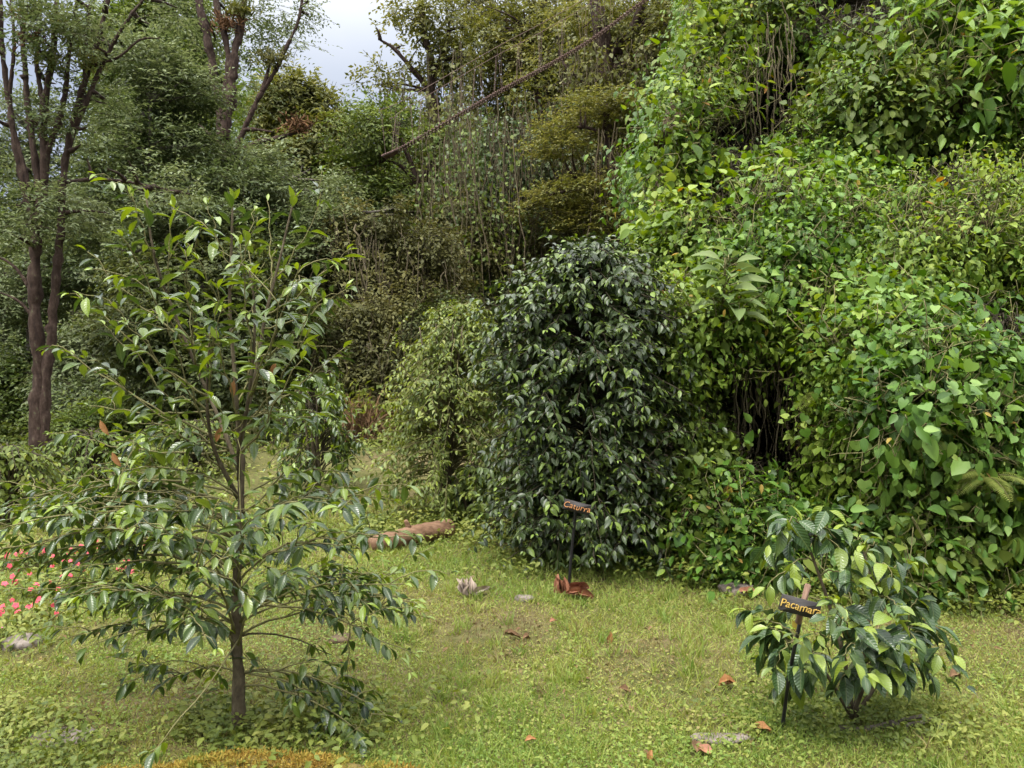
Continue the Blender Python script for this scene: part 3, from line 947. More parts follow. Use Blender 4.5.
# beyond the right edge of the view and round the left shoulder of the bank
m_ = 9000
v = rng.uniform(-60, 605, m_)
bank_leaves(b, T_MID, rng.uniform(1160, 1420, m_), v, .2, .085, .7, .06, bias=-.02, seed=5, spread=.3)
m_ = 9000
j_ = rng.integers(30, W.shape[1] - 6, m_)
t_ = rng.random(m_)[:, None]
p_ = W[1, j_] * (1 - t_) + W[0, j_] * t_ + rng.normal(size=(m_, 3)) * [.16, .1, .12] - np.array([.16, 0, 0])
D_ = np.array([-.5, -.1, -.6]) + rng.normal(size=(m_, 3)) * .5
N_ = np.array([-.7, -.3, .5]) + rng.normal(size=(m_, 3)) * .4
L_ = .085 * rng.uniform(.5, 1.3, m_)
b.leaves(T_MID, p_, D_, N_, L_, L_ * .7, tints(p_, .28, 1.4, 5, -.2), 0, .1)
o = b.build('vine_cover', M['vine'], smooth_=True)
tag(o, 'mixed creeping vines matted over the steep bank', 'vines', kind='stuff')
# bare tangle of dry stems in the hollows
b = Buf()
for (a, bb, ra, rb, k) in HOLES[:7]:
    cnt = int(3.6 * (ra + rb))
    u = a + rng.normal(size=cnt) * ra * .6
    v = bb + rng.normal(size=cnt) * rb * .6
    stems_on_bank(b, u, v, .5, .0045, .25)
o = b.build('vine_stems', M['twig_dark'])
tag(o, 'thin dry stems tangled in the hollows of the bank', 'stems', kind='stuff')


def vine_thing(name, label, cat, regs, mat, T, n, LL, WW, off=.4, group=None, **kw):
    u, v = in_regions(regs, n)
    c = bank_p(np.array([regs[0][0]]), np.array([regs[0][1] + regs[0][3]]))[0]
    r = thing(name, label, cat, c, group)
    b = Buf()
    bank_leaves(b, T, u, v, off, LL, WW, **kw)
    b.build('foliage', M[mat], r, True)
    if n > 1000:
        m2 = {'lime': 'ivy', 'vine': 'lime', 'ivy': 'vine', 'heart': 'lime'}[mat]
        k2 = noise2(u, v, 1 / 34., int(regs[0][0])) > .5
        b = Buf()
        bank_leaves(b, T_MID if T is not T_MID else T_OVAL, u[k2], v[k2], off * 1.05, LL * .62, .5, seed=17, spread=.3, gap=.4)
        b.build('creeper_foliage', M[m2], r, True)
        kd = rng.choice(len(u), 50)
        b = Buf()
        bank_leaves(b, T_OVAL, u[kd], v[kd], off * 1.1, LL * .9, .5, seed=19, gap=0)
        b.build('withered_leaf', M['yellowed'], r, True)
    b = Buf()
    s = rng.choice(len(u), max(12, len(u) // 24))
    stems_on_bank(b, u[s], v[s], .5, .004, off)
    b.build('stem', M['twig'], r)
    return r


GV = 'vines and climbers smothering the bank'
vine_thing('vine_mound', 'tall mound of large-leaved light green vine at the upper left corner of the bank', 'vine',
           [(705, 80, 36, 56), (745, 40, 52, 44), (676, 150, 22, 56), (728, 10, 46, 40)], 'lime', T_OVAL, 7000, .085, .72, .5, GV, bias=-.05, young=.06)
vine_thing('overhanging_branch', 'spreading branch of long pointed leaves at the top right corner', 'branch',
           [(965, 40, 70, 44), (1000, 90, 50, 40), (930, 30, 50, 30), (1015, 20, 40, 40)], 'vine', T_OVAL, 3600, .15, .42, .7, GV, bias=.0)
vine_thing('vine_mound', 'dark green vine hump under the long pointed leaves at the upper right', 'vine',
           [(870, 90, 50, 50), (900, 120, 50, 36), (840, 130, 40, 30)], 'ivy', T_OVAL, 5600, .078, .7, .4, GV, bias=.0)
vine_thing('vine_mound', 'yellow-green sheet of fine-leaved vine on the upper right slope', 'vine',
           [(960, 240, 76, 60), (1010, 190, 50, 50), (905, 280, 60, 50), (1040, 280, 50, 60)], 'lime', T_MID, 12000, .06, .6, .35, GV, bias=.08, young=.05)
vine_thing('vine_mound', 'green vine slope between the shaded hollow at the top and the heart-leaved curtain', 'vine',
           [(800, 190, 60, 44), (850, 230, 60, 50), (820, 290, 60, 40), (760, 280, 40, 30), (850, 180, 50, 30)], 'vine', T_MID, 9000, .075, .7, .35, GV, bias=.06)
vine_thing('vine_mound', 'pale green vine sheet left of the broad-leaved rosette at the edge of the forest', 'vine',
           [(680, 220, 22, 56), (700, 190, 36, 24), (672, 280, 20, 40), (695, 250, 22, 40), (745, 190, 46, 20)], 'lime', T_OVAL, 5600, .075, .75, .35, GV, bias=.02)
vine_thing('vine_curtain', 'flat-topped vine mound draped over the dark hollow behind the dense dark bush', 'vine',
           [(700, 325, 60, 22), (750, 340, 50, 16), (675, 350, 30, 30)], 'lime', T_MID, 5200, .06, .62, .35, GV, bias=.0)
vine_thing('vine_curtain', 'small-leaved dull vine curtain between the dense dark bush and the dark hollow', 'vine',
           [(705, 420, 30, 56), (715, 500, 36, 46), (690, 470, 18, 50), (735, 530, 36, 30)], 'ivy', T_HEART, 6500, .058, .85, .18, GV, bias=.02)
vine_thing('vine_curtain', 'curtain of heart-shaped green leaves right of the dark hollow', 'vine',
           [(930, 380, 70, 54), (985, 400, 50, 50), (880, 350, 50, 40), (950, 330, 60, 26)], 'heart', T_HEART, 7600, .056, 1.0, .4, GV, bias=.1, young=.03, droop=.7)
vine_thing('vine_curtain', 'lighter tangled vine spilling down the right lip of the dark hollow', 'vine',
           [(850, 400, 36, 60), (835, 470, 36, 50), (870, 500, 40, 40), (840, 340, 36, 30)], 'lime', T_HEART, 6500, .055, .85, .35, GV, bias=-.05)
vine_thing('climbing_shrub', 'big-leaved climber at the foot of the bank behind the small coffee shrub', 'shrub',
           [(930, 500, 46, 46), (985, 480, 46, 40), (905, 545, 40, 36), (1015, 520, 40, 60)], 'heart', T_OVAL, 2800, .085, .56, .5, GV, bias=.0, droop=.8)
vine_thing('climbing_shrub', 'dark leafy vine hanging over the foot of the bank at the right edge', 'shrub',
           [(985, 560, 60, 34), (1040, 540, 40, 50), (940, 575, 50, 20)], 'ivy', T_OVAL, 3600, .075, .7, .35, GV, bias=-.05)
vine_thing('leafy_shrub', 'low leafy shrub at the foot of the bank right of the dense dark bush', 'shrub',
           [(722, 545, 34, 34), (765, 550, 50, 34), (820, 545, 46, 36), (745, 505, 36, 30)], 'heart', T_OVAL, 3600, .075, .72, .35, GV, bias=-.05)
for (lab, regs) in [('spray of large light leaves jutting out below the heart-leaved curtain', [(905, 425, 12, 18)]),
                    ('cluster of large drooping leaves under the flat-topped vine mound', [(772, 368, 10, 12), (785, 398, 10, 14)]),
                    ('bunch of large pale leaves in the middle of the vine slope', [(790, 225, 14, 10)]),
                    ('large yellowish leaf cluster at the left rim of the upper hollow', [(682, 120, 14, 16)]),
                    ('cluster of large glossy leaves hanging over the upper hollow', [(735, 75, 18, 14)]),
                    ('large arching leaves beside the top right dark recess', [(890, 40, 20, 16)])]:
    vine_thing('leaf_cluster', lab, 'plant', regs, 'heart' if 'light' in lab or 'gloss' in lab else 'vine', T_OVAL, 40, .1, .55, .4, GV, gap=0, young=.1, droop=.8, bias=.15, jit=.08)

# broad-leaved rosette
c = P(728, 292, 6.6)
r = thing('broad_leaved_plant', 'soft broad-leaved rosette plant on the vine slope above the flat-topped mound', 'plant', c)
lf, st = Buf(), Buf()
T_BIG = grid_leaf([0, .12, .3, .5, .7, .88, 1.0], [.1, .45, .88, 1.0, .8, .4, .02], [-.5, -.25, 0, .25, .5], .25, .02, .01)
st.tubes(wobble(curve([c + [0.1, .5, -.5], c + [0, .1, -.1], c + [-.02, 0, .28]], 10), .03), np.linspace(.02, .01, 10), 6)
for i in range(26):
    h = i / 26
    az = i * 2.4 + rng.normal() * .2
    dr = np.array([math.cos(az), math.sin(az) * .9 - .35, .55 * h + .05])
    b0 = c + np.array([0, 0, -.2 + .5 * h])
    b1 = b0 + nz(dr) * .08
    L = (.3 - .12 * h) * rng.uniform(.85, 1.15)
    lf.leaves(T_BIG, b1[None], nz(dr)[None], np.array([[rng.normal() * .35, -.45 + rng.normal() * .3, .9]]), L, L * .46, rng.uniform(.3, .9), .0, .45)
    st.tubes(np.stack([b0, b1]), np.array([.006, .004]), 4)
lf.build('leaf', M['broad'], r, True)
st.build('stem', M['twig'], r)


# ferns
def fern(label, px, py, d, n, L, lean=(0, -.6, .3)):
    c = P(px, py, d)
    r = thing('fern', label, 'fern', c, 'ferns in the bank')
    lb, sb = Buf(), Buf()
    for i in range(n):
        az = rng.uniform(0, 2 * math.pi)
        dr = nz(np.array([math.cos(az) * .9, math.sin(az) * .5, 0]) + np.array(lean))
        K = 30
        t = np.linspace(0, 1, K)
        ln = L * rng.uniform(.75, 1.15)
        pth = c + dr * ln * t[:, None] + np.array([0, 0, -1]) * (ln * .6 * t ** 2)[:, None]
        sb.tubes(pth, np.linspace(.004, .001, K), 3)
        tn = nz(np.gradient(pth, axis=0))
        upv = nz(np.array([0, -.35, 1.0]))
        sd = nz(np.cross(tn, upv))
        w = ln * .24 * np.sin(np.clip(t * .92 + .06, 0, 1) * math.pi) ** .7
        for s in (-1, 1):
            lb.leaves(T_DIA, pth[2:], (sd * s + tn * .35)[2:], np.broadcast_to(upv, (K - 2, 3)) + rng.normal(size=(K - 2, 3)) * .08, w[2:] + .004, np.full(K - 2, ln * .03), rng.uniform(.35, .8, K - 2), 0, .1)
    lb.build('frond', M['weed'], r)
    sb.build('stalk', M['twig'], r)


fern('arching fern among the heart leaves above the big-leaved climber', 928, 440, 5.75, 6, .3)
fern('yellowish fern hanging beside the big-leaved climber', 985, 478, 5.6, 7, .32)
fern('small fern under the yellow-green vine sheet', 905, 332, 6.5, 6, .36)
fern('fern high on the slope between the rosette plant and the vine sheet', 842, 262, 7.3, 6, .42)
fern('fern beside the lip of the dark hollow', 830, 396, 6.4, 5, .34)

# roots hanging in the hollows
for (lab, x0, x1, y0, y1, d0, cnt) in [('brown hanging roots in the dark hollow under the flat-topped mound', 735, 815, 350, 480, 7.1, 90),
                                       ('dry hanging stems in the upper dark hollow', 745, 795, 40, 160, 9.6, 34)]:
    c = P((x0 + x1) / 2, y0, d0)
    r = thing('hanging_roots', lab, 'roots', c)
    px = rng.uniform(x0, x1, cnt)
    ln = rng.uniform(.3, 1, cnt) * (y1 - y0)
    K = 10
    t = np.linspace(0, 1, K)
    W = P(px[:, None] + np.cumsum(rng.normal(size=(cnt, K)) * 2.2, 1), y0 + rng.uniform(-.35, .3, cnt)[:, None] * (y1 - y0) + ln[:, None] * t, d0 + rng.uniform(-.2, .35, cnt)[:, None] + 0 * t)
    Buf().tubes(W, np.repeat(rng.choice([.003, .005, .008], cnt)[:, None], K, 1), 4).build('root', M['liana'], r)

# ---------------------------------------------------------------- coffee plants


def coffee_leafset(lb, paths, f0, pairs, LL, WW, T, droop=.55, tipyoung=.8, curl=.22, bias=0., old=.0, sb=None):
    """opposite pairs of leaves along branch paths (S,K,3)"""
    n, K, _ = paths.shape
    for j in range(pairs):
        f = f0 + (1 - f0) * (j + .6) / pairs
        f = np.clip(f + rng.normal(size=n) * .35 * (1 - f0) / pairs, 0.05, .995)
        x = f * (K - 1)
        i0 = np.minimum(x.astype(int), K - 2)
        fr = (x - i0)[:, None]
        a = np.arange(n)
        p = paths[a, i0] * (1 - fr) + paths[a, i0 + 1] * fr
        tn = nz(paths[a, i0 + 1] - paths[a, i0])
        up = np.array([0, 0, 1.0])
        sd = nz(np.cross(tn, up) + rng.normal(size=(n, 3)) * .18)
        last = j == pairs - 1
        for s in (-1, 1):
            keep = rng.random(n) > (.12 if not last else .02)
            dr = droop * rng.uniform(.2, 1.9, n)
            D = tn * (.55 if not last else .9) + sd * s * (.8 if not last else .35) + rng.normal(size=(n, 3)) * .16
            D[:, 2] -= dr if not last else dr * .2 - .25
            N = up * .9 + tn * .25 + sd * s * .12 + rng.normal(size=(n, 3)) * .25
            sz = LL * rng.uniform(.7, 1.15, n) * (1.0 if not last else .62) * (1 - .18 * abs(2 * (j + .5) / pairs - 1))
            tn_ = np.clip(rng.normal(.45 + bias, .24, n), 0, 1)
            yg = np.where(rng.random(n) < (tipyoung if last else (.3 if j == pairs - 2 else (.1 if j == pairs - 3 else .03))), rng.uniform(.45, 1, n), 0)
            st = p + nz(D) * .012
            lb.leaves(T, st[keep], D[keep], N[keep], sz[keep], (sz * WW * rng.uniform(.88, 1.12, n))[keep], tn_[keep], yg[keep], curl * rng.uniform(.3, 1.8, n)[keep])


def arch(a, b, lift, K=10):
    """branch paths from points a to b (n,3), rising then drooping"""
    t = np.linspace(0, 1, K)[None, :, None]
    a, b = np.asarray(a)[:, None], np.asarray(b)[:, None]
    p = a * (1 - t) + b * t
    p = p + np.array([0, 0, 1.0]) * (np.asarray(lift)[:, None, None] * np.sin(np.pi * t ** .8))
    return p + (rng.normal(size=p.shape) * .006) * np.minimum(t * 4, 1)


# --- tall open coffee tree on the left
DT = 3.66
base = P(241, 738, DT)
base[2] = float(ground(base[0], base[1])) - .02
TC = thing('coffee_tree', 'tall open coffee tree in the left foreground with bright new leaves at its top', 'coffee plant', base)


def pxs(l, d=DT):
    return np.array([P(q[0], q[1], d + (q[2] if len(q) > 2 else 0)) for q in l])


main = wobble(curve(np.concatenate([[base + [0, 0, -.1]], pxs([(240, 700), (236, 640), (239, 570), (240, 500), (239, 440)])]), 26), .012, 3)
Buf().tubes(main, np.linspace(.031, .014, 26) * (1 + .5 * np.exp(-np.arange(26) * .9)) * (1 + .12 * rng.normal(size=26) * .6), 14, rough=.45).build('trunk', M['coffee_bark'], TC, True)
stems = [[(239, 445), (236, 380, -.05), (230, 300, -.08), (231, 235, -.1), (232, 200, -.1)],
         [(239, 450), (250, 390, .05), (268, 310, .1), (284, 245, .12), (294, 192, .12)],
         [(239, 470), (215, 410, .1), (180, 330, .15), (155, 250, .1), (146, 196, .1)],
         [(239, 480), (246, 420, -.2), (252, 350, -.3), (248, 270, -.3)],
         [(239, 500), (212, 450, -.12), (206, 390, -.2), (214, 320, -.25)]]
stp = []
for s in stems:
    c = wobble(curve(pxs(s), 24), .018, 3)
    stp.append(c)
    Buf().tubes(c, np.linspace(.011, .004, 24), 8).build('stem', M['coffee_bark'], TC, True)
# side branches: (stem index or -1 for the trunk, fraction up it, tip in the picture, depth offset)
TIPS = [
    (0, .95, 208, 205, -.1), (0, .9, 256, 215, -.2), (0, .8, 190, 240, -.3), (0, .75, 262, 262, -.4), (0, .6, 185, 292, -.4), (0, .55, 262, 330, .3), (0, .4, 190, 345, .3),
    (1, .95, 320, 205, .1), (1, .92, 268, 200, .3), (1, .85, 352, 245, .0), (1, .78, 352, 285, -.1), (1, .7, 322, 300, -.3), (1, .65, 250, 250, .4), (1, .5, 345, 345, .2), (1, .45, 310, 330, -.3), (1, .3, 330, 395, .2), (1, .2, 318, 415, -.2), (1, .6, 300, 262, -.3),
    (2, .95, 172, 205, .1), (2, .93, 130, 190, .0), (2, .85, 88, 252, .1), (2, .8, 120, 230, -.2), (2, .75, 184, 250, -.2), (2, .68, 76, 292, -.1), (2, .6, 110, 300, -.3), (2, .5, 60, 350, .0), (2, .45, 100, 370, -.2), (2, .4, 190, 300, .3), (2, .3, 90, 405, .2), (2, .2, 120, 430, -.3), (2, .12, 85, 440, .3),
    (3, .95, 240, 240, -.4), (3, .8, 285, 290, -.5), (3, .65, 215, 330, -.5), (3, .5, 300, 360, -.5), (3, .3, 215, 400, -.5),
    (4, .95, 218, 285, -.4), (4, .8, 165, 320, -.4), (4, .6, 150, 375, -.3), (4, .4, 150, 420, -.4),
    # broad lower storey
    (-1, .98, 60, 500, .1), (-1, .96, 355, 470, .0), (-1, .95, 120, 470, -.4), (-1, .93, 310, 440, -.3), (-1, .9, 4, 520, .0), (-1, .9, 395, 500, .3), (-1, .88, 150, 490, .5), (-1, .86, 330, 480, .5),
    (-1, .85, 40, 520, -.3), (-1, .8, 100, 500, -.6), (-1, .8, 300, 500, -.6), (-1, .76, 8, 560, .2), (-1, .76, 420, 540, .0), (-1, .72, 60, 570, -.3), (-1, .72, 350, 545, -.5),
    (-1, .7, 150, 530, -.6), (-1, .68, 250, 520, -.7), (-1, .66, 110, 560, .5), (-1, .66, 395, 575, .4), (-1, .62, 20, 590, .1), (-1, .6, 420, 600, .1), (-1, .58, 110, 590, -.5), (-1, .55, 190, 565, -.7), (-1, .52, 290, 570, -.6),
    (-1, .93, 15, 500, .3), (-1, .9, -8, 512, .1), (-1, .82, -20, 556, .1), (-1, .86, 20, 528, .35), (-1, .72, 10, 570, .3), (-1, .78, 40, 556, .4), (-1, .88, -12, 532, -.2), (-1, .9, 70, 486, .2), (-1, .84, 28, 545, -.15), (-1, .8, 92, 545, .1), (-1, .76, 66, 530, -.4), (-1, .87, 45, 505, .0), (-1, .9, 366, 505, -.3),
    (-1, .5, 428, 618, .1), (-1, .6, 60, 600, -.2), (-1, .55, 150, 600, -.3), (-1, .86, 140, 510, -.5),
    (-1, .62, 405, 585, -.3), (-1, .55, 412, 610, .2), (-1, .28, 372, 712, .2), (-1, .3, 352, 728, .05), (-1, .62, 330, 570, .5), (-1, .7, 300, 540, .5), (-1, .7, 180, 540, .6),
    (-1, .5, 75, 615, .3), (-1, .5, 415, 655, -.1), (-1, .46, 130, 640, -.2), (-1, .4, 60, 640, .0), (-1, .38, 180, 620, -.5),
    (-1, .3, 400, 720, .0), (-1, .24, 380, 745, -.1), (-1, .3, 150, 690, .2)]
sa, sb_, lf_ = [], [], []
for (si, fr, x, y, dd) in TIPS:
    c = main if si < 0 else stp[si]
    i = min(int((max(.06, fr - (.34 if si >= 0 and fr > .4 else (.15 if si < 0 and fr > .5 else 0)))) * (len(c) - 1)), len(c) - 1)
    sa.append(c[i])
    sb_.append(P(x, y, DT + dd))
    lf_.append(.02 + .08 * np.linalg.norm(sb_[-1] - sa[-1]) if y > 450 else -.03)
paths = arch(sa, sb_, lf_, 12)
ln = np.linalg.norm(np.array(sb_) - np.array(sa), axis=1)
tbs = [Buf().tubes(paths[i], np.linspace(1, .35, 12) * (.0030 + .0038 * ln[i]), 5) for i in range(len(paths))]
lb = Buf()
for lo, hi, pr, f0 in ((0, .26, 4, .1), (.26, .5, 7, .2), (.5, .8, 10, .28), (.8, 3, 12, .32)):
    s = (ln >= lo) & (ln < hi)
    if s.any():
        low = np.array(sb_)[s][:, 2] < 1.1
        pp = paths[s]
        if low.any():
            coffee_leafset(lb, pp[low], f0, pr, .087, .40, T_COF, droop=.42, bias=.0, tipyoung=.75)
        if (~low).any():
            coffee_leafset(lb, pp[~low], f0 * .8, max(3, int(pr * .85)), .108, .36, T_COF, droop=.4, bias=.22, tipyoung=1)
# secondary twigs off the big lower branches
s = np.where(ln > .22)[0]
s = np.repeat(s, np.where(np.array(sb_)[s, 2] < 1.15, 5, 1))
k = rng.integers(3, 11, len(s))
a = paths[s, k]
out = nz(paths[s, -1] - paths[s, 0])
b_ = a + nz(out * .7 + rng.normal(size=(len(s), 3)) * [.75, .75, .3]) * rng.uniform(.14, .36, len(s))[:, None]
p2 = arch(a, b_, np.full(len(s), .03), 8)
for i, si in enumerate(s):
    tbs[si].tubes(p2[i], np.linspace(.0028, .0014, 8), 4)
for t_ in tbs:
    t_.build('branch', M['twig'], TC, True)
coffee_leafset(lb, p2, .2, 4, .082, .40, T_COF, droop=.5, tipyoung=.7, bias=.05)
# leaders at the stem tops
ld = np.array([c[-7:] for c in stp])
coffee_leafset(lb, ld, .2, 3, .12, .38, T_COF, droop=.1, tipyoung=1, bias=.3)
lb.build('foliage', M['coffee'], TC, True)
# a few yellowed leaves
yl = Buf()
for q in [(276, 362), (234, 380), (222, 427), (112, 452), (100, 420)]:
    yl.leaves(T_COF, P(*q, DT - .2)[None], np.array([[rng.normal() * .3, 0, -1.]]), np.array([[0, -1, .2]]), .075, .026, .5, 0, .2)
yl.build('yellowed_leaf', M['deadorange'], TC, True)
# thin bare twigs low on the trunk
bt = pxs([(300, 612, .1), (330, 655, .2), (180, 650, .0)])
st_ = np.array([main[int(f * 25)] for f in (.5, .42, .4)])
Buf().tubes(arch(st_, bt, np.full(3, .05), 9), np.linspace(.006, .002, 9)[None] * np.ones((3, 1)), 5).build('bare_branch', M['coffee_bark'], TC, True)['kind'] = 'stuff'
# a drooping green shoot with leaves at the very bottom
sh = curve(pxs([(238, 640, -.25), (205, 690, -.5), (178, 720, -.6), (160, 745, -.62), (150, 752, -.62)]), 10)
Buf().tubes(sh, np.linspace(.004, .002, 10), 4).build('branch', M['twig'], TC, True)
l2 = Buf()
coffee_leafset(l2, sh[None, -6:], .3, 3, .10, .42, T_COF, droop=.3, tipyoung=0)
l2.build('foliage', M['coffee'], TC, True)


# --- bushy coffee plants built round a stem
def bush(name, label, cx, by, d, prof, nbr, f0, pairs, LL, WW, mat, stem_mat='twig_dark', T=T_COFL, lift=.12, droop=.8, tipyoung=.3, bias=0., squash=1.0, lean=(0, 0), group=None, sub=1.0, rag=.68):
    b0 = P(cx, by, d)
    b0[2] = float(ground(b0[0], b0[1])) - .02
    r = thing(name, label, 'coffee plant', b0, group)
    hs = np.array([q[0] for q in prof], float)
    rs = np.array([q[1] for q in prof], float)
    H = hs[-1]
    top = b0 + np.array([lean[0], lean[1], H])
    ax = wobble(curve([b0, (b0 + top) / 2, top], 14), .02)
    sb = Buf().tubes(ax, np.linspace(.03, .006, 14), 8)
    for k in range(4):
        az = rng.uniform(0, 6.28)
        q = b0 + np.array([math.cos(az) * .18, math.sin(az) * .18, H * .6])
        sb.tubes(wobble(curve([b0 + [math.cos(az) * .05, math.sin(az) * .05, 0], q, q + [math.cos(az) * .1, math.sin(az) * .1, H * .3]], 12), .02), np.linspace(.02, .006, 12), 6)
    sb.build('stem', M['coffee_bark'], r, True)
    h = hs[0] + (H - hs[0]) * rng.random(nbr) ** .9
    az = rng.random(nbr) * 2 * np.pi
    rad = np.interp(h, hs, rs) * rng.uniform(.68, 1.14, nbr) * (1 - rag / 2 + rag * noise3(np.stack([np.cos(az) * 2, np.sin(az) * 2, h * 2.4], -1), 1.3, 6))
    f = np.clip(h / H, 0, 1)
    A = b0 + np.outer(np.minimum(f + .06, 1), [lean[0], lean[1], 0]) + np.stack([np.cos(az) * .04, np.sin(az) * .04, np.minimum(h + rad * .12, H)], -1)
    Bp = b0 + np.outer(f, [lean[0], lean[1], 0]) + np.stack([np.cos(az) * rad, np.sin(az) * rad * squash, h - rad * .04], -1)
    pt = arch(A, Bp, lift * rad / rs.max(), 9)
    sbb = Buf().tubes(pt, np.linspace(.008, .002, 9)[None] * np.ones((nbr, 1)), 4)
    lb = Buf()
    coffee_leafset(lb, pt, f0, pairs, LL, WW, T, droop, tipyoung, .25, bias)
    if sub:
        s = rng.choice(nbr, int(nbr * sub))
        k = rng.integers(4, 8, len(s))
        a = pt[s, k]
        o_ = nz(pt[s, -1] - pt[s, 0])
        b_ = a + nz(o_ + rng.normal(size=(len(s), 3)) * .7) * (np.linalg.norm(pt[s, -1] - pt[s, 0], axis=1) * .38 + .05)[:, None]
        p2 = arch(a, b_, np.full(len(s), .02), 7)
        sbb.tubes(p2, np.linspace(.003, .0015, 7)[None] * np.ones((len(s), 1)), 3)
        coffee_leafset(lb, p2, .2, max(3, pairs - 2), LL * .95, WW, T, droop, tipyoung, .25, bias)
    sbb.build('branch', M[stem_mat], r, True)['kind'] = 'stuff'
    lb.build('foliage', M[mat], r, True)
    return r


bush('coffee_bush', 'dense dark green coffee bush, taller than wide, in the middle of the clearing', 588, 554, 6.8,
     [(.06, .72), (.35, .8), (.95, .83), (1.5, .83), (2.0, .8), (2.35, .68), (2.54, .48), (2.64, .16)], 900, .42, 8, .088, .48, 'coffee_dark', lift=.10, droop=.42, tipyoung=.6, lean=(-.03, 0), rag=.34)
bush('coffee_bush', 'pale yellow-green loose bush left of the dense dark bush', 444, 525, 8.3,
     [(.05, .5), (.4, .72), (.8, .76), (1.2, .7), (1.6, .6), (2.0, .42), (2.25, .1)], 520, .35, 8, .07, .45, 'coffee_pale', 'twig', lift=.16, droop=.4, tipyoung=.5, lean=(.16, .2), rag=.95)
bush('coffee_bush', 'greyish small-leaved bush behind the right side of the tall coffee tree', 318, 470, 9.2,
     [(.05, .35), (.5, .5), (.9, .45), (1.25, .28), (1.4, .1)], 130, .35, 5, .10, .42, 'coffee', lift=.2, droop=.7, tipyoung=.15, bias=.25)
bush('coffee_bush', 'low spreading bush below the pale bush at the end of the red log', 478, 545, 8.0,
     [(.04, .3), (.25, .38), (.45, .3), (.6, .1)], 90, .35, 5, .11, .44, 'coffee_pale', lift=.1, droop=.6, tipyoung=.2, bias=-.25)
bush('leafy_shrub', 'low leafy shrub at the left edge in front of the twin trunks', 8, 545, 8.2,
     [(.05, .5), (.3, .62), (.55, .5), (.75, .15)], 110, .3, 6, .085, .5, 'weed', lift=.2, droop=.4, tipyoung=.2, bias=-.15)
bush('leafy_shrub', 'low dull shrub right of the foot of the twin trunks', 92, 505, 9.6,
     [(.05, .6), (.3, .75), (.55, .6), (.8, .15)], 120, .3, 6, .085, .5, 'ivy', lift=.2, droop=.4, tipyoung=.1, bias=-.05)
bush('leafy_shrub', 'low shrub on the rise behind the trunk of the tall coffee tree', 190, 492, 10.4,
     [(.05, .6), (.3, .75), (.55, .6), (.75, .15)], 110, .3, 6, .085, .5, 'weed', lift=.2, droop=.4, tipyoung=.1, bias=-.2)
# arching shoot on the pale bush
sh = curve(np.array([P(400, 345, 7.8), P(395, 340, 7.7), P(402, 322, 7.7), P(412, 310, 7.7), P(418, 307, 7.7)]), 14)
r = thing('vine_shoot', 'thin arching shoot with small leaves rising left of the pale bush', 'shoot', P(420, 400, 7.9))
sh = curve(np.array([P(430, 400, 7.9), P(405, 370, 7.8), P(390, 352, 7.7), P(400, 325, 7.7), P(414, 310, 7.7)]), 16)
Buf().tubes(sh, np.linspace(.006, .002, 16), 4).build('stem', M['twig'], r)
lb = Buf()
coffee_leafset(lb, sh[None], .3, 10, .055, .6, T_COFL, .3, 1)
lb.build('foliage', M['coffee_pale'], r, True)

# --- small ribbed coffee shrub, right foreground
DP = 3.75
b0 = P(853, 718, DP)
b0[2] = float(ground(b0[0], b0[1])) - .02
PC = thing('coffee_shrub', 'small coffee shrub with large ribbed glossy leaves in the right foreground', 'coffee plant', b0)
stm = [[(853, 720), (845, 660, -.02), (828, 600, -.03), (808, 545, -.02), (800, 522, 0)],
       [(853, 720), (862, 650, .05), (872, 590, .08), (862, 550, .08)],
       [(853, 720), (885, 670, .0), (905, 630, .05)],
       [(853, 720), (825, 670, -.1), (790, 640, -.12)],
       [(853, 720), (868, 670, -.12), (880, 640, -.2)]]
sp = []
b = Buf()
for s in stm:
    c = wobble(curve(pxs(s, DP), 16), .012, 4)
    c[0, 2] = b0[2] - .03
    sp.append(c)
    b.tubes(c, np.linspace(.012, .004, 16), 7)
b.build('stem', M['coffee_bark'], PC, True)
PT = [(0, .98, 812, 522, .0), (0, .95, 780, 530, -.1), (0, .9, 838, 540, -.1), (0, .85, 772, 560, .1), (0, .8, 850, 562, -.15), (0, .7, 768, 590, -.15), (0, .65, 862, 590, -.2), (0, .5, 770, 620, .1), (0, .45, 850, 620, -.3),
      (1, .95, 880, 548, .1), (1, .9, 858, 540, .2), (1, .85, 892, 575, -.1), (1, .7, 915, 600, .1), (1, .55, 900, 610, -.25), (1, .8, 840, 575, .25),
      (2, .95, 920, 600, .0), (2, .95, 940, 630, .1), (2, .9, 935, 660, -.1), (2, .8, 915, 640, -.3), (2, .6, 935, 685, .1), (2, .5, 900, 680, -.3), (2, .85, 950, 645, .2),
      (3, .95, 760, 640, .0), (3, .9, 775, 665, -.2), (3, .8, 760, 660, .2), (3, .7, 800, 670, -.35), (3, .5, 782, 690, -.1), (3, .9, 752, 622, .1),
      (4, .95, 865, 630, -.35), (4, .9, 895, 650, -.35), (4, .8, 840, 660, -.4), (4, .6, 870, 680, -.4), (4, .5, 835, 690, -.3), (4, .7, 905, 670, -.2), (1, .4, 820, 640, .3), (1, .3, 900, 650, .35)]
sa = np.array([sp[i][min(15, int(f * 15))] for (i, f, *_q) in PT])
sb_ = np.array([P(x, y, DP + dd) for (_i, _f, x, y, dd) in PT])
ln = np.linalg.norm(sb_ - sa, axis=1)
pt = arch(sa, sb_, .03 + .12 * ln, 10)
for q_ in pt:
    Buf().tubes(q_, np.linspace(.0042, .002, 10), 5).build('branch', M['twig'], PC, True)
lb = Buf()
coffee_leafset(lb, pt, .25, 6, .13, .46, T_COF, droop=.6, tipyoung=.55, curl=.3, bias=-.12)
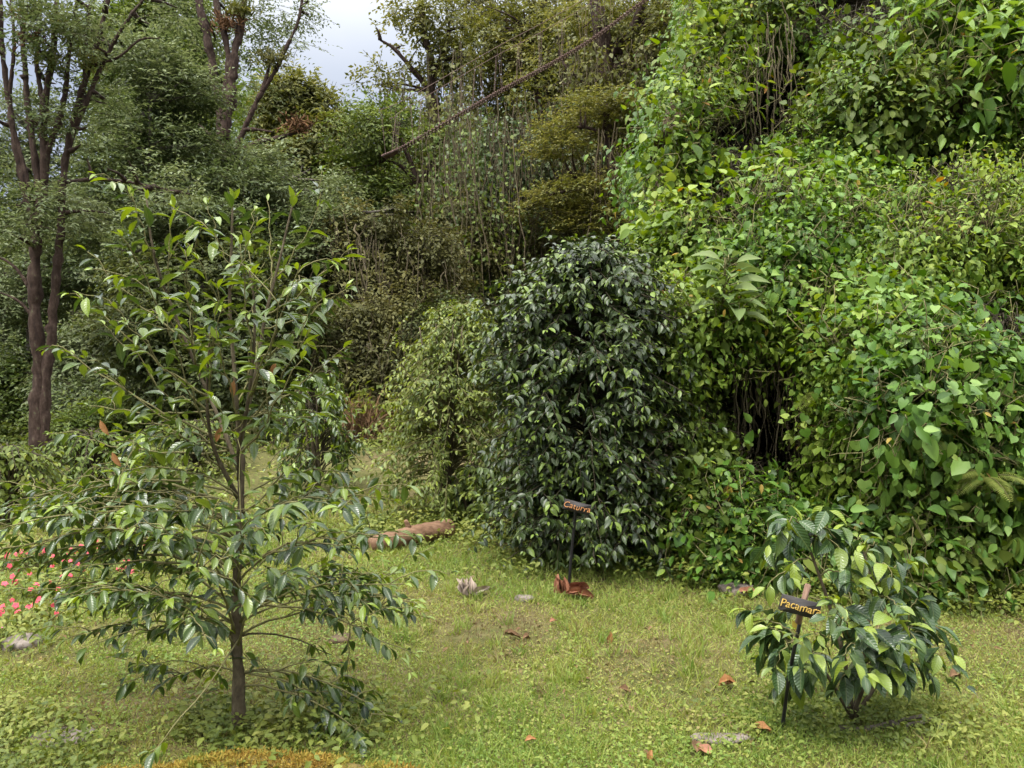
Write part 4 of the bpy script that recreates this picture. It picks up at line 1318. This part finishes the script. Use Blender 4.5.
s = np.repeat(np.arange(len(pt)), 2)
k = rng.integers(3, 9, len(s))
b_ = pt[s, k] + nz(nz(pt[s, -1] - pt[s, 0]) * .8 + rng.normal(size=(len(s), 3)) * [.7, .6, .4]) * rng.uniform(.08, .18, len(s))[:, None]
coffee_leafset(lb, arch(pt[s, k], b_, np.full(len(s), .02), 7), .35, 2, .12, .46, T_COF, droop=.6, tipyoung=.3, curl=.3, bias=-.1)
coffee_leafset(lb, np.array([c[-6:] for c in sp]), .3, 2, .13, .45, T_COF, droop=.1, tipyoung=1, curl=.3, bias=.3)
lb.build('foliage', M['coffee_big'], PC, True)
# two leaf pairs standing before the right end of the board
fx = np.array([P(826, 596, 3.14), P(829, 615, 3.13), P(792, 630, 3.2), P(815, 632, 3.15), P(836, 600, 3.18), P(770, 628, 3.2), P(800, 640, 3.2), P(812, 650, 3.2)])
fa = np.array([P(845, 640, 3.5), P(845, 640, 3.5), P(810, 655, 3.5), P(830, 655, 3.5), P(850, 640, 3.5), P(790, 650, 3.55), P(820, 665, 3.5), P(830, 672, 3.5)])
fp = arch(fa, fx, np.full(8, .03), 9)
for q_ in fp:
    Buf().tubes(q_, np.linspace(.0032, .0016, 9), 5).build('branch', M['twig'], PC, True)
l3 = Buf()
coffee_leafset(l3, fp, .8, 2, .085, .5, T_COF, droop=.55, tipyoung=.9, curl=.3, bias=.3)
l3.build('foliage', M['coffee_big'], PC, True)
yl = Buf()
for q in [(788, 596), (792, 620)]:
    yl.leaves(T_COF, P(*q, DP - .1)[None], np.array([[.4, 0, -.8]]), np.array([[0, -1, .4]]), .08, .035, .5, 0, .2)
yl.build('yellowed_leaf', M['moss'], PC, True)

# --- sapling whose leaf reaches in at the right edge
c = P(1075, 742, 3.6)
c[2] = float(ground(c[0], c[1]))
r = thing('coffee_seedling', 'seedling at the right edge with one bright lime leaf reaching into the clearing', 'coffee plant', c)
st0 = curve([c, c + [0.01, 0, .25], c + [.0, 0, .48]], 8)
Buf().tubes(st0, np.linspace(.008, .004, 8), 6).build('stem', M['coffee_bark'], r, True)
lb = Buf()
pt2 = arch(np.repeat(st0[-1:], 4, 0), st0[-1] + np.array([[-.16, -.05, -.02], [.2, 0, 0], [.05, .2, 0], [0, -.2, .05]]), np.full(4, .02), 8)
Buf().tubes(pt2, np.full((4, 8), .003), 4).build('branch', M['twig'], r)
coffee_leafset(lb, pt2, .4, 2, .12, .42, T_COF, droop=.25, tipyoung=1, bias=.3)
lb.build('foliage', M['coffee'], r, True)

# ---------------------------------------------------------------- name boards


def frame(xdir, ydir):
    x = nz(np.asarray(xdir, float))
    y = np.asarray(ydir, float)
    y = nz(y - x * (x @ y))
    return x, y, np.cross(x, y)


def slab(buf, c, x, y, z, w, h, t, bev=.006):
    hw, hh, ht = w / 2, h / 2, t / 2
    o = [(-hw + bev, -hh), (hw - bev, -hh), (hw, -hh + bev), (hw, hh - bev), (hw - bev, hh), (-hw + bev, hh), (-hw, hh - bev), (-hw, -hh + bev)]
    fr = [c + x * a + y * b + z * ht for a, b in o]
    bk = [c + x * a + y * b - z * ht for a, b in o]
    q = [(i, (i + 1) % 8, 8 + (i + 1) % 8, 8 + i) for i in range(8)]
    buf.add(np.array(fr + bk), f4=[tuple(reversed(k)) for k in q] + [(0, 1, 2, 3), (0, 3, 4, 7), (4, 5, 6, 7)] + [(11, 10, 9, 8), (15, 12, 11, 8), (15, 14, 13, 12)])
    return buf


def lettering(txt, size, c, x, y, z, mat, parent, shear=.1, spacing=1.05, embolden=.0):
    cu = bpy.data.curves.new('lettering', 'FONT')
    cu.body = txt
    cu.size = size
    cu.align_x = 'CENTER'
    cu.align_y = 'CENTER'
    cu.extrude = .002
    cu.shear = shear
    cu.space_character = spacing
    cu.offset = -.007 * size
    o = bpy.data.objects.new('tmp', cu)
    COL.objects.link(o)
    bpy.context.view_layer.update()
    me = bpy.data.meshes.new_from_object(o.evaluated_get(bpy.context.evaluated_depsgraph_get()))
    bpy.data.objects.remove(o)
    nv = len(me.vertices)
    co = np.zeros(nv * 3, np.float32)
    me.vertices.foreach_get('co', co)
    co = co.reshape(-1, 3).astype(float)
    # hand-painted wobble of the letters
    co[:, 1] += (noise2(co[:, 0] * 1, co[:, 1] * 0, 4 / size * .5, 3) - .5) * size * .12
    w = c + co[:, :1] * x + co[:, 1:2] * y + co[:, 2:] * z
    org = np.array(parent.location)
    me.vertices.foreach_set('co', (w - org).astype(np.float32).ravel())
    me.materials.clear()
    me.materials.append(mat)
    me.update()
    o = bpy.data.objects.new('lettering', me)
    COL.objects.link(o)
    o.parent = parent
    return o


# in front of the dense bush
cS = P(577, 507, 5.84)
gS = P(568, 577, 6.05)
gS[2] = float(ground(gS[0], gS[1]))
r = thing('name_board', 'small black board with orange hand lettering before the dense dark bush', 'sign', gS)
x, y, z = frame((1, -.1, -.24), (0, 0, 1))
slab(Buf(), cS, x, y, z, .2, .074, .016, .002).build('board', M['board'], r)
lettering('Caturra', .06, cS + z * .010, x, y, z, M['ink_orange'], r)
Buf().tubes(wobble(curve([gS + [0, .02, -.1], (gS + cS) / 2 + [.0, .02, 0], cS + z * -.024 + [0, 0, .02]], 10), .006), np.full(10, .011), 8).build('post', M['post'], r, True)
# beside the small shrub
cS = P(797, 606, 3.28)
gS = P(780, 710, 3.72)
gS[2] = float(ground(gS[0], gS[1]))
r = thing('name_board', 'dark grey board with yellow hand lettering on a leaning stake in the small ribbed shrub', 'sign', gS)
x, y, z = frame((1, .05, -.27), (.1, 0, 1))
slab(Buf(), cS + x * .012, x, y, z, .165, .066, .014, .002).build('board', M['board'], r)
lettering('Pacamara', .046, cS + x * .012 + z * .009, x, y, z, M['ink_yellow'], r, spacing=1.0)
pz = nz(P(809, 583, 3.3) - P(798, 625, 3.3))
slab(Buf(), P(803, 604, 3.325), nz(np.cross(pz, [0, 1, 0]) * -1), pz, np.cross(nz(np.cross(pz, [0, 1, 0]) * -1), pz), .022, .17, .012, .004).build('stake', M['stake'], r)
Buf().tubes(curve([gS + [0, 0, -.1], (gS + P(800, 620, 3.345)) / 2, P(800, 622, 3.345)], 8), np.full(8, .008), 6).build('post', M['post'], r, True)

# ---------------------------------------------------------------- log, mossy log, stones
a, b_ = P(370, 542, 7.0), P(452, 514, 7.5)
for e in (a, b_):
    e[2] = float(ground(e[0], e[1])) + .075
r = thing('fallen_log', 'reddish-brown stripped log lying in the grass beside the pale bush', 'log', (a + b_) / 2)
K = 40
c = wobble(curve([a, (a + b_) / 2 + [0, 0, .015], b_], K), .012, 2)
rr = np.linspace(.07, .095, K) * (1 + .08 * (rng.random(K) - .5))
rr[0] *= .7
rr[-1] *= .8
Buf().tubes(c, rr, 18).build('log_body', M['log'], r, True)
st0 = curve([c[18] + [0, 0, .06], c[18] + [-.03, -.03, .14]], 4)
Buf().tubes(st0, np.array([.03, .026, .022, .018]), 8).build('branch_stub', M['log'], r, True)

a, b_ = P(118, 800, 3.25), P(455, 800, 3.25)
a[2] = b_[2] = .008
a[0] -= .1
r = thing('mossy_log', 'low log covered in orange-yellow moss along the bottom left edge', 'log', (a + b_) / 2)
c = wobble(curve([a, (a + b_) / 2 + [0, .05, 0], b_], 50), .045, 2.5)
tap = np.sin(np.linspace(.12, math.pi - .12, 50)) ** .5 * (.62 + .75 * np.array([noise3(q[None] * 2.6, 1, 12)[0] for q in c]))
Buf().tubes(c, tap * .07 * (1 + .3 * (np.array([noise3(q[None] * 3, 1, 2)[0] for q in c]) - .5)), 14).build('log_body', M['mossbark'], r, True)
n = 34000
k = rng.integers(0, 50, n)
th = rng.uniform(-.3, math.pi + .3, n)
dirv = np.stack([0 * th, -np.cos(th), np.sin(th)], -1)
p = c[k] + rng.normal(size=(n, 3)) * [0, .02, .008] + dirv * .07 * tap[k][:, None] + np.stack([rng.uniform(-.02, .02, n), 0 * th, 0 * th], -1)
kp = fbm2(p[:, 0], p[:, 1], 3.2, 2) > .26 + .16 * rng.random(n)
p, dirv = p[kp], dirv[kp]
n = len(p)
Lm = rng.uniform(.006, .016, n) * (.5 + noise3(p, 7, 2))
Buf().leaves(T_BLADE, p, dirv + rng.normal(size=(n, 3)) * .6, rdir(n), Lm, Lm * .45, tints(p, .2, 5)).build('moss', M['moss'], r)


def stone(label, px, py, d, sx, sy, sz, name='stone', mat='stone', sink=.3):
    c = P(px, py, d)
    c[2] = float(ground(c[0], c[1])) + sz * (1 - 2 * sink) * .5
    nu, nv = 26, 14
    th = np.linspace(0, 2 * np.pi, nu, endpoint=False)
    ph = np.linspace(.001, np.pi - .001, nv)
    T_, P_ = np.meshgrid(th, ph, indexing='ij')
    u = np.stack([np.cos(T_) * np.sin(P_), np.sin(T_) * np.sin(P_), np.cos(P_)], -1)
    rr = .75 + .5 * noise3(u * 1.6 + px, 1, 1) + .2 * noise3(u * 5 + px, 1, 2)
    u = np.sign(u) * np.abs(u) ** .8
    Vv_ = c + u * rr[..., None] * np.array([sx, sy, sz])
    idx = np.arange(nu * nv).reshape(nu, nv)
    a_, b2 = idx, np.roll(idx, -1, 0)
    q_ = np.stack([a_[:, :-1], a_[:, 1:], b2[:, 1:], b2[:, :-1]], -1).reshape(-1, 4)
    o = Buf().add(Vv_, f4=q_).build(name, M[mat], None, True, loc=c)
    return tag(o, label, 'stone')


stone('mauve-grey stone in the flower bed at the left edge', 22, 662, 4.6, .1, .08, .045, sink=.46)
stone('brown stone amid leaf litter at the foot of the bank', 738, 588, 5.95, .13, .1, .05, sink=.36)
stone('small pale stone in the grass below the dense bush', 525, 616, 5.55, .06, .05, .025)
stone('pinkish flat stone behind the trunk of the tall coffee tree', 340, 642, 4.9, .06, .06, .022, 'stone', 'soil', .42)
stone('flat grey slab flush with the grass left of the small ribbed shrub', 722, 744, 3.55, .12, .04, .014, sink=.4)
stone('flat brownish stone at the lower left behind the mossy log', 60, 735, 3.7, .13, .08, .03, sink=.42)


# dead leaves
def dead_leaf(label, px, py, d, L, W, dirv, nrm, mat, curl=.4, lift=.02, name='dead_leaf'):
    c = P(px, py, d)
    L, W, curl, lift = L * .85, W * .85, curl * .6, lift * .7
    c[2] = float(ground(c[0], c[1])) + lift
    Lb = Buf()
    T = grid_leaf([0, .15, .35, .55, .75, .9, 1], [.1, .6, .95, 1, .75, .4, .03], [-.5, -.25, 0, .25, .5], .55, .06, .02)
    up_, dn = Lb, None
    Dv = nz(np.asarray(dirv, float))[None]
    st = c[None] - Dv * L * .5
    Lb.leaves(T, st, Dv, np.asarray(nrm, float)[None], L, W, .5, 0, curl)
    Lb.leaves(T, st - np.asarray(nrm)[None] * .0025, Dv, np.asarray(nrm, float)[None], L, W, .5, 0, curl)
    Lb.crumple(L * .22, 2.2 / L)
    o = Lb.build(name, M[mat], None, True, loc=c)
    return tag(o, label, 'leaf', 'dead leaves lying on the grass')


dead_leaf('orange dead leaf standing upright in the middle of the lawn', 610, 656, 4.75, .085, .04, (.1, 0, 1), (0, -1, .1), 'deadorange', .05, .05)
dead_leaf('orange-brown dead leaf left of the small ribbed shrub', 727, 684, 4.15, .12, .06, (1, .2, .05), (0, -.3, 1), 'deadorange', .2, .05)
dead_leaf('dark curled dead leaf in the lawn below the pale curled leaves', 512, 653, 4.8, .11, .05, (1, .1, .1), (0, -.4, 1), 'deadbrown', .9, .06)
dead_leaf('second dark curled dead leaf overlapping the one below the pale leaves', 527, 655, 4.78, .08, .045, (.9, .5, .2), (0, -.5, .8), 'deadbrown', .8, .05)
dead_leaf('reddish scrap of leaf between the red-brown curled pile and the orange upright leaf', 553, 634, 5.1, .06, .04, (.6, .3, .2), (0, -.4, 1), 'deadred', .5, .04)
dead_leaf('brown dead leaf under the left side of the small ribbed shrub', 763, 722, 3.6, .09, .05, (.8, -.3, .1), (.1, -.4, 1), 'deadorange', .4, .04)
dead_leaf('tan dead leaf at the bottom of the lawn left of the grey slab', 697, 752, 3.45, .08, .05, (.2, .5, .3), (.1, -.6, 1), 'deadbrown', .5, .05)
dead_leaf('small orange leaf at the bottom edge of the lawn centre', 650, 763, 3.4, .05, .035, (.3, 0, .8), (0, -1, .3), 'deadorange', .2, .05)
dead_leaf('small rust leaf in the grass left of the bottom centre', 531, 750, 3.5, .06, .03, (.7, .2, .2), (0, -.5, 1), 'deadorange', .4, .05)
dead_leaf('tan leaf in the lawn below the orange upright leaf', 625, 698, 4.05, .075, .04, (.9, -.2, .0), (0, -.5, 1), 'deadbrown', .5, .05)
dead_leaf('brown leaf beside the stone at the foot of the bank', 748, 594, 5.75, .16, .06, (.8, -.4, .1), (0, -.5, 1), 'deadred', .4, .06)
dead_leaf('rusty leaf below the grey slab near the bottom', 705, 760, 3.42, .07, .05, (-.6, .4, .3), (0, -.5, 1), 'deadred', .4, .04)
dead_leaf('brown leaf lying right of the small ribbed shrub', 955, 664, 4.3, .1, .06, (.8, .3, .1), (0, -.3, 1), 'deadbrown', .4, .04)

# two piles of big curled dry leaves
for lab, px, py, d, mat, leaves_ in [
        ('bleached curled dry leaves standing in the grass left of centre', 470, 604, 5.65, 'deadpale',
         [(-.06, .0, .17, .05, (-.25, 0, 1)), (-.03, .02, .14, .05, (-.05, .1, 1)), (0, 0, .16, .06, (.12, .1, 1)), (.04, -.02, .13, .05, (.9, 0, .45)), (.07, 0, .14, .045, (.9, .1, .35)), (-.01, -.04, .1, .05, (-.2, -.3, .8))]),
        ('red-brown curled dry leaves piled before the dense dark bush', 570, 600, 5.68, 'deadred',
         [(-.08, .02, .14, .06, (-.2, 0, .9)), (-.05, .0, .13, .05, (.1, 0, 1)), (-.02, -.03, .17, .05, (1, -.1, .1)), (.06, .04, .13, .045, (.9, .3, .3)), (.09, -.05, .11, .05, (.8, -.3, .0)), (.0, .05, .15, .05, (.7, 0, .4))])]:
    c = P(px, py, d)
    c[2] = float(ground(c[0], c[1])) + .02
    r = thing('dry_leaf_pile', lab, 'leaves', c)
    for (ox, oy, L, W, dv) in leaves_:
        T = grid_leaf([0, .12, .3, .5, .7, .88, 1], [.25, .7, 1, 1, .85, .5, .1], [-.5, -.25, 0, .25, .5], 1.3, .05, .03)
        b = Buf()
        Dv = nz(np.array(dv, float))
        if mat == 'deadpale':
            L, W = L * .72, W * .72
        for e in (0, .003):
            b.leaves(T, (c + [ox * .8, oy - e, .012])[None], Dv[None], np.array([[rng.normal() * .4, -.8, .5]]), L * .82, W * .95, .5, 0, .45)
        b.crumple(L * .32, 14)
        b.build('leaf', M[mat], r, True)

# dead sticks under the small shrub
for lab, pts, rad in [('grey dead stick lying under the right side of the small ribbed shrub', [(838, 735), (870, 738), (905, 742), (925, 741)], .013),
                      ('rough dead branch leaning under the right edge of the small ribbed shrub', [(890, 708), (912, 716), (932, 728)], .016),
                      ('thin twig on the ground at the right of the small ribbed shrub', [(880, 720), (925, 735), (960, 748)], .007)]:
    pp = np.array([P(x_, y_, 3.66) for x_, y_ in pts])
    pp[:, 2] = ground(pp[:, 0], pp[:, 1]) + rad + .01
    pp[-1, 2] += .03
    c = wobble(curve(pp, 16), .02, 5)
    o = Buf().tubes(c, np.linspace(rad, rad * .6, 16) * (1 + .2 * rng.normal(size=16) * .5), 8).build('dead_stick', M['bark_grey'], None, True, loc=pp[0])
    tag(o, lab, 'stick')

# stump of brown dead fronds at the end of the path
c = P(362, 445, 12.5)
c[2] = float(ground(c[0], c[1]))
r = thing('dead_frond_clump', 'reddish-brown clump of dead fronds at the top of the grass path', 'plant', c)
n = 900
Dv = rng.normal(size=(n, 3)) * [.5, .5, .2] + [0, 0, .9]
b = Buf().leaves(T_BLADE, c + rng.normal(size=(n, 3)) * [.2, .2, .12] + [0, 0, .2], Dv, rdir(n), rng.uniform(.15, .45, n), .02, rng.random(n))
b.build('frond', M['deadbrown'], r)
b = Buf().leaves(T_DIA, c + rng.normal(size=(260, 3)) * [.35, .3, .2] + [0, 0, .5], rdir(260), rdir(260) + [0, 0, 1], .14, .05, rng.random(260))
b.build('foliage', M['weed'], r)

# ---------------------------------------------------------------- flowers at the left edge
five = Buf()
for k in range(5):
    az = k * 2 * math.pi / 5
    five.leaves(T_HEART, np.zeros((1, 3)), np.array([[math.cos(az), math.sin(az), .12]]), np.array([[0, 0, 1.]]), .018, .018, .5, 0, .1)
proto = {}
for nm in ('petal_red', 'petal_pink'):
    o = five.build('blossom', M[nm])
    proto[nm] = o
used = set()
FL = [(14, 634, 4.9, 'petal_red', 11, 'coral red flowering plant at the left edge of the clearing nearest the stone'),
      (2, 652, 4.6, 'petal_pink', 5, 'magenta flowering plant cut by the left edge of the frame'),
      (36, 640, 5.0, 'petal_red', 9, 'low coral flowering plant just right of the nearest flowers'),
      (30, 598, 5.5, 'petal_red', 12, 'coral flowering plant under the left tips of the tall coffee tree'),
      (14, 582, 6.3, 'petal_red', 11, None), (42, 580, 6.4, 'petal_red', 12, None), (70, 578, 6.5, 'petal_red', 14, None),
      (96, 576, 6.6, 'petal_red', 14, None), (122, 575, 6.6, 'petal_red', 10, None), (56, 586, 6.0, 'petal_red', 9, None), (108, 584, 6.1, 'petal_red', 9, None)]
for (px, py, d, mm, cnt, lab) in FL:
    c = P(px, py, d)
    c[2] = float(ground(c[0], c[1]))
    r = thing('flowering_plant', lab or 'red and pink flowering plant in the massed bed behind the left branches', 'flowering plant', c, None if lab else 'flowering plants massed behind the left branches')
    n = 150
    w = .17
    pos = c + np.stack([rng.normal(size=n) * w * .6, rng.normal(size=n) * w * .6, rng.uniform(.0, .12, n)], -1)
    b = Buf().leaves(T_MID, pos, rdir(n) + [0, 0, .1], rdir(n) * .4 + [0, -.2, 1], .05, .024, tints(pos))
    b.build('foliage', M['weed'], r)
    b = Buf()
    tips = c + np.stack([rng.normal(size=cnt) * w * .75, rng.normal(size=cnt) * w * .6, rng.uniform(.06, .16, cnt)], -1)
    b.tubes(np.stack([np.repeat(c[None], cnt, 0), (tips + c) / 2 + [0, 0, .02], tips], 1), np.full((cnt, 3), .002), 3)
    b.build('stem', M['twig'], r)
    for t in tips:
        o = proto[mm].copy()
        COL.objects.link(o)
        o.parent = r
        o.location = t - c
        o.rotation_euler = (.9 + rng.normal() * .35, rng.normal() * .4, rng.normal() * .6)
        s = rng.uniform(.9, 1.35)
        o.scale = (s, s, s)
for o in proto.values():
    bpy.data.objects.remove(o)

# ---------------------------------------------------------------- grass and ground cover
BANK_FOOT = lambda x: np.interp(x, [1.0, 1.3, 2.0, 3.0, 4.0, 6], [9, 6.35, 6.1, 5.9, 5.75, 5.6])


def lawn_pts(n, y0, y1, spread=.95):
    y = np.exp(rng.uniform(math.log(y0), math.log(y1), n))
    x = rng.uniform(-1, 1, n) * (y * spread + .6)
    ok = (y < BANK_FOOT(x) + .25) & ~((x < -5) & (y > 12.5))
    x, y = x[ok], y[ok]
    return np.stack([x, y, ground(x, y)], -1)


def patch(p):
    return fbm2(p[:, 0], p[:, 1], .8, 41, 4)


gb = Buf()
p = lawn_pts(380000, 2.6, 17)
pt_ = patch(p)
dry = smooth(.6, .74, fbm2(p[:, 0], p[:, 1], 1.1, 71, 4))
kp = rng.random(len(p)) > dry * .55
p, pt_, dry = p[kp], pt_[kp], dry[kp]
n = len(p)
sc = np.clip(p[:, 1] / 6, .8, 1.6)
L = rng.uniform(.025, .075, n) * (.5 + 1.2 * pt_) * sc
Dv = rng.normal(size=(n, 3)) * [.65, .65, .15] + [0, 0, .75]
tt = np.clip(.6 + (pt_ - .5) * 1.3 - dry * .36 + rng.normal(size=n) * .2, 0, 1)
gb.leaves(T_BLADE, p - [0, 0, .004], Dv, rdir(n), L, .0065 * sc, tt, 0, .15)
# small round leaves of the creeping weeds
p = lawn_pts(205000, 2.6, 16)
pt_ = patch(p + [9, 3, 0])
dry = smooth(.6, .74, fbm2(p[:, 0], p[:, 1], 1.1, 71, 4))
kp = rng.random(len(p)) > dry * .6
p, pt_, dry = p[kp], pt_[kp], dry[kp]
n = len(p)
sc = np.clip(p[:, 1] / 6, .8, 1.5)
p[:, 2] += rng.uniform(.0, .06, n) * np.clip(pt_ * 2 - .55, .1, 1.2)
L = rng.uniform(.009, .027, n) * sc * (.6 + .8 * noise2(p[:, 0], p[:, 1], 3.5, 91))
tt = np.clip(.62 + (pt_ - .5) * 1.9 - dry * .4 + rng.normal(size=n) * .22, 0, 1)
gb.leaves(T_DIA, p, rng.normal(size=(n, 3)) * [1, 1, .35] + [0, 0, .15], rng.normal(size=(n, 3)) * .4 + [0, -.15, 1], L, L * .7, tt)
# taller tufts
nt_ = 1500
c = lawn_pts(nt_, 2.8, 12)
c = c[fbm2(c[:, 0], c[:, 1], 1.3, 77, 3) > .47]
m = 16
p = np.repeat(c, m, 0) + rng.normal(size=(len(c) * m, 3)) * [.022, .022, 0]
n = len(p)
gb.leaves(T_BLADE, p, rng.normal(size=(n, 3)) * [.42, .42, .1] + [0, 0, 1], rdir(n), rng.uniform(.05, .12, n), .006, np.clip(np.repeat(rng.normal(.62, .2, len(c)), m) + rng.normal(size=n) * .12, 0, 1), 0, .3)
o = gb.build('grass', M['grass'])
tag(o, 'short weedy grass with dry patches covering the clearing', 'grass', kind='stuff')

# taller leafy weeds: foot of the bank, round the dark bush, round the coffee stems, lower left corner
wb = Buf()


def weeds(n, fx, fy, LL=.04, h=.12, mat=None):
    x, y = fx, fy
    p = np.stack([x, y, ground(x, y)], -1)
    m = len(p)
    cl = .4 + 1.2 * noise2(x, y, 3.0, 12)
    p[:, 2] += rng.random(m) ** 1.3 * h * cl
    kp = fbm2(x, y, 2.1, 55) > .42 + .12 * rng.random(m)
    p = p[kp]
    m = len(p)
    L = LL * rng.uniform(.5, 1.3, m)
    wb.leaves(T_MID, p, rng.normal(size=(m, 3)) * [1, 1, .3] + [0, -.15, -.05], rng.normal(size=(m, 3)) * .35 + [0, -.25, 1], L, L * .6, tints(p, .22, 3.0))


n = 9000
x = rng.uniform(1.2, 4.6, n)
weeds(n, x, BANK_FOOT(x) - .05 - np.abs(rng.normal(size=n)) * .28, .045, .2)
n = 3600
th = rng.uniform(0, 6.28, n)
rr = .72 + rng.normal(size=n) * .22
weeds(n, .6 + np.cos(th) * rr, 7.0 + np.sin(th) * rr, .045, .16)
n = 3000
weeds(n, -1.22 + rng.normal(size=n) * .45, 3.75 + rng.normal(size=n) * .28, .04, .13)
n = 7000
weeds(n, rng.uniform(-3.2, -.9, n), 3.1 + rng.random(n) * .8, .03, .09)
n = 3000
weeds(n, 1.65 + rng.normal(size=n) * .42, 3.72 + rng.normal(size=n) * .2, .03, .08)
n = 3500
weeds(n, rng.uniform(-5, -2.6, n), rng.uniform(4.2, 8, n), .05, .15)
n = 5000
weeds(n, rng.uniform(-7.5, -2.5, n), rng.uniform(8, 12.5, n), .07, .3)
n = 3500
x = rng.uniform(-1.6, .2, n)
weeds(n, x, 7.6 + rng.normal(size=n) * .35 - x * .2, .05, .16)
n = 9000
yy = np.exp(rng.uniform(math.log(2.8), math.log(9), n))
xx = rng.uniform(-.75, .75, n) * yy
k_ = (fbm2(xx, yy, 1.6, 88, 3) > .53) & (yy < BANK_FOOT(xx))
weeds(int(k_.sum()), xx[k_], yy[k_], .03, .07)
n = 2500
weeds(n, -1.9 + rng.normal(size=n) * .9, 12.6 + rng.normal(size=n) * .7, .08, .25)
o = wb.build('weeds', M['weed'])
tag(o, 'leafy low weeds growing round the stems and along the foot of the bank', 'weeds', kind='stuff')
# leaf litter
n = 1500
p = lawn_pts(n, 2.7, 11)
kp = fbm2(p[:, 0], p[:, 1], 1.1, 71, 4) > .47
p = p[kp]
n = len(p)
p[:, 2] += .012
L = rng.uniform(.015, .05, n)
o = Buf().leaves(T_MID, p, rng.normal(size=(n, 3)) * [1, 1, .2], rng.normal(size=(n, 3)) * .4 + [0, 0, 1], L, L * .5, rng.random(n), 0, .3).build('leaf_litter', M['deadbrown'])
tag(o, 'crumbs of brown leaf litter on the bare patches of the lawn', 'litter', kind='stuff')

# ---------------------------------------------------------------- camera, sky, sun
cam = bpy.data.cameras.new('camera')
co = bpy.data.objects.new('camera', cam)
COL.objects.link(co)
co.location = (0, 0, CZ)
co.rotation_euler = (math.pi / 2, 0, 0)
cam.sensor_width = 36
cam.lens = F / 1024 * 36
cam.clip_end = 1000
cam.clip_start = .05
S.camera = co

EL, AZ = 58, 215          # sun height and compass bearing (clockwise from +Y): high, behind the camera's left shoulder
w = bpy.data.worlds.new('World')
S.world = w
w.use_nodes = True
nt = w.node_tree
nt.nodes.clear()
sky = nt.nodes.new('ShaderNodeTexSky')
sky.sky_type = 'NISHITA'
sky.sun_disc = False
sky.sun_elevation = math.radians(EL)
sky.sun_rotation = math.radians(AZ)
sky.air_density = 1.0
sky.dust_density = 4.0
hs = nt.nodes.new('ShaderNodeHueSaturation')
hs.inputs['Saturation'].default_value = .5
nt.links.new(sky.outputs[0], hs.inputs['Color'])
# broken white cloud layer
tc = nt.nodes.new('ShaderNodeTexCoord')
nn = nt.nodes.new('ShaderNodeTexNoise')
nn.inputs['Scale'].default_value = 2.2
nn.inputs['Detail'].default_value = 6
nt.links.new(tc.outputs['Generated'], nn.inputs['Vector'])
rp = ramp(nt, [(.38, (0, 0, 0)), (.62, (1, 1, 1))], nn.outputs['Fac'])
sz_ = nt.nodes.new('ShaderNodeSeparateXYZ')
nt.links.new(tc.outputs['Generated'], sz_.inputs[0])
mr = nt.nodes.new('ShaderNodeMapRange')
mr.interpolation_type = 'SMOOTHSTEP'
mr.inputs['From Min'].default_value = .30
mr.inputs['From Max'].default_value = .72
nt.links.new(sz_.outputs['Z'], mr.inputs['Value'])
# overcast sky: the zenith is several times brighter than the horizon
cl = ramp(nt, [(0, (.112, .125, .152)), (.35, (.26, .265, .27)), (1, (1, .99, .96))], mr.outputs[0])
bl = ramp(nt, [(0, (.084, .098, .132)), (.35, (.21, .225, .25)), (1, (.9, .93, .97))], mr.outputs[0])
mx = nt.nodes.new('ShaderNodeMixRGB')
nt.links.new(rp.outputs[0], mx.inputs['Fac'])
nt.links.new(bl.outputs[0], mx.inputs[1])
nt.links.new(cl.outputs[0], mx.inputs[2])
vm = nt.nodes.new('ShaderNodeVectorMath')
vm.operation = 'SCALE'
vm.inputs['Scale'].default_value = 16.5
nt.links.new(mx.outputs[0], vm.inputs[0])
mz = nt.nodes.new('ShaderNodeMixRGB')
mz.inputs['Fac'].default_value = .9          # thin blue showing through the cloud
nt.links.new(hs.outputs[0], mz.inputs[1])
nt.links.new(vm.outputs[0], mz.inputs[2])
mx = mz
bg = nt.nodes.new('ShaderNodeBackground')
bg.inputs['Strength'].default_value = .12
nt.links.new(mx.outputs[0], bg.inputs['Color'])
wo = nt.nodes.new('ShaderNodeOutputWorld')
nt.links.new(bg.outputs[0], wo.inputs['Surface'])
sl = bpy.data.lights.new('sun', 'SUN')
sl.energy = 1.5
sl.angle = math.radians(12)
sl.color = (1, .97, .9)
so = bpy.data.objects.new('sun', sl)
COL.objects.link(so)
so.rotation_euler = (math.radians(90 - EL), 0, math.radians(180 - AZ) + math.pi)
so.rotation_euler = (math.radians(90 - EL), 0, math.radians(-AZ) + math.pi)

S.view_settings.view_transform = 'Standard'
S.view_settings.look = 'None'
S.view_settings.gamma = 1
S.view_settings.exposure = 1.45
S.render.engine = 'CYCLES'
cy = S.cycles
cy.use_denoising = True
cy.max_bounces = 5
cy.diffuse_bounces = 3
cy.glossy_bounces = 2
cy.transmission_bounces = 3
cy.transparent_max_bounces = 4
cy.use_adaptive_sampling = True
cy.adaptive_threshold = .02
for o in S.objects:
    if '_org' in o:
        del o['_org']
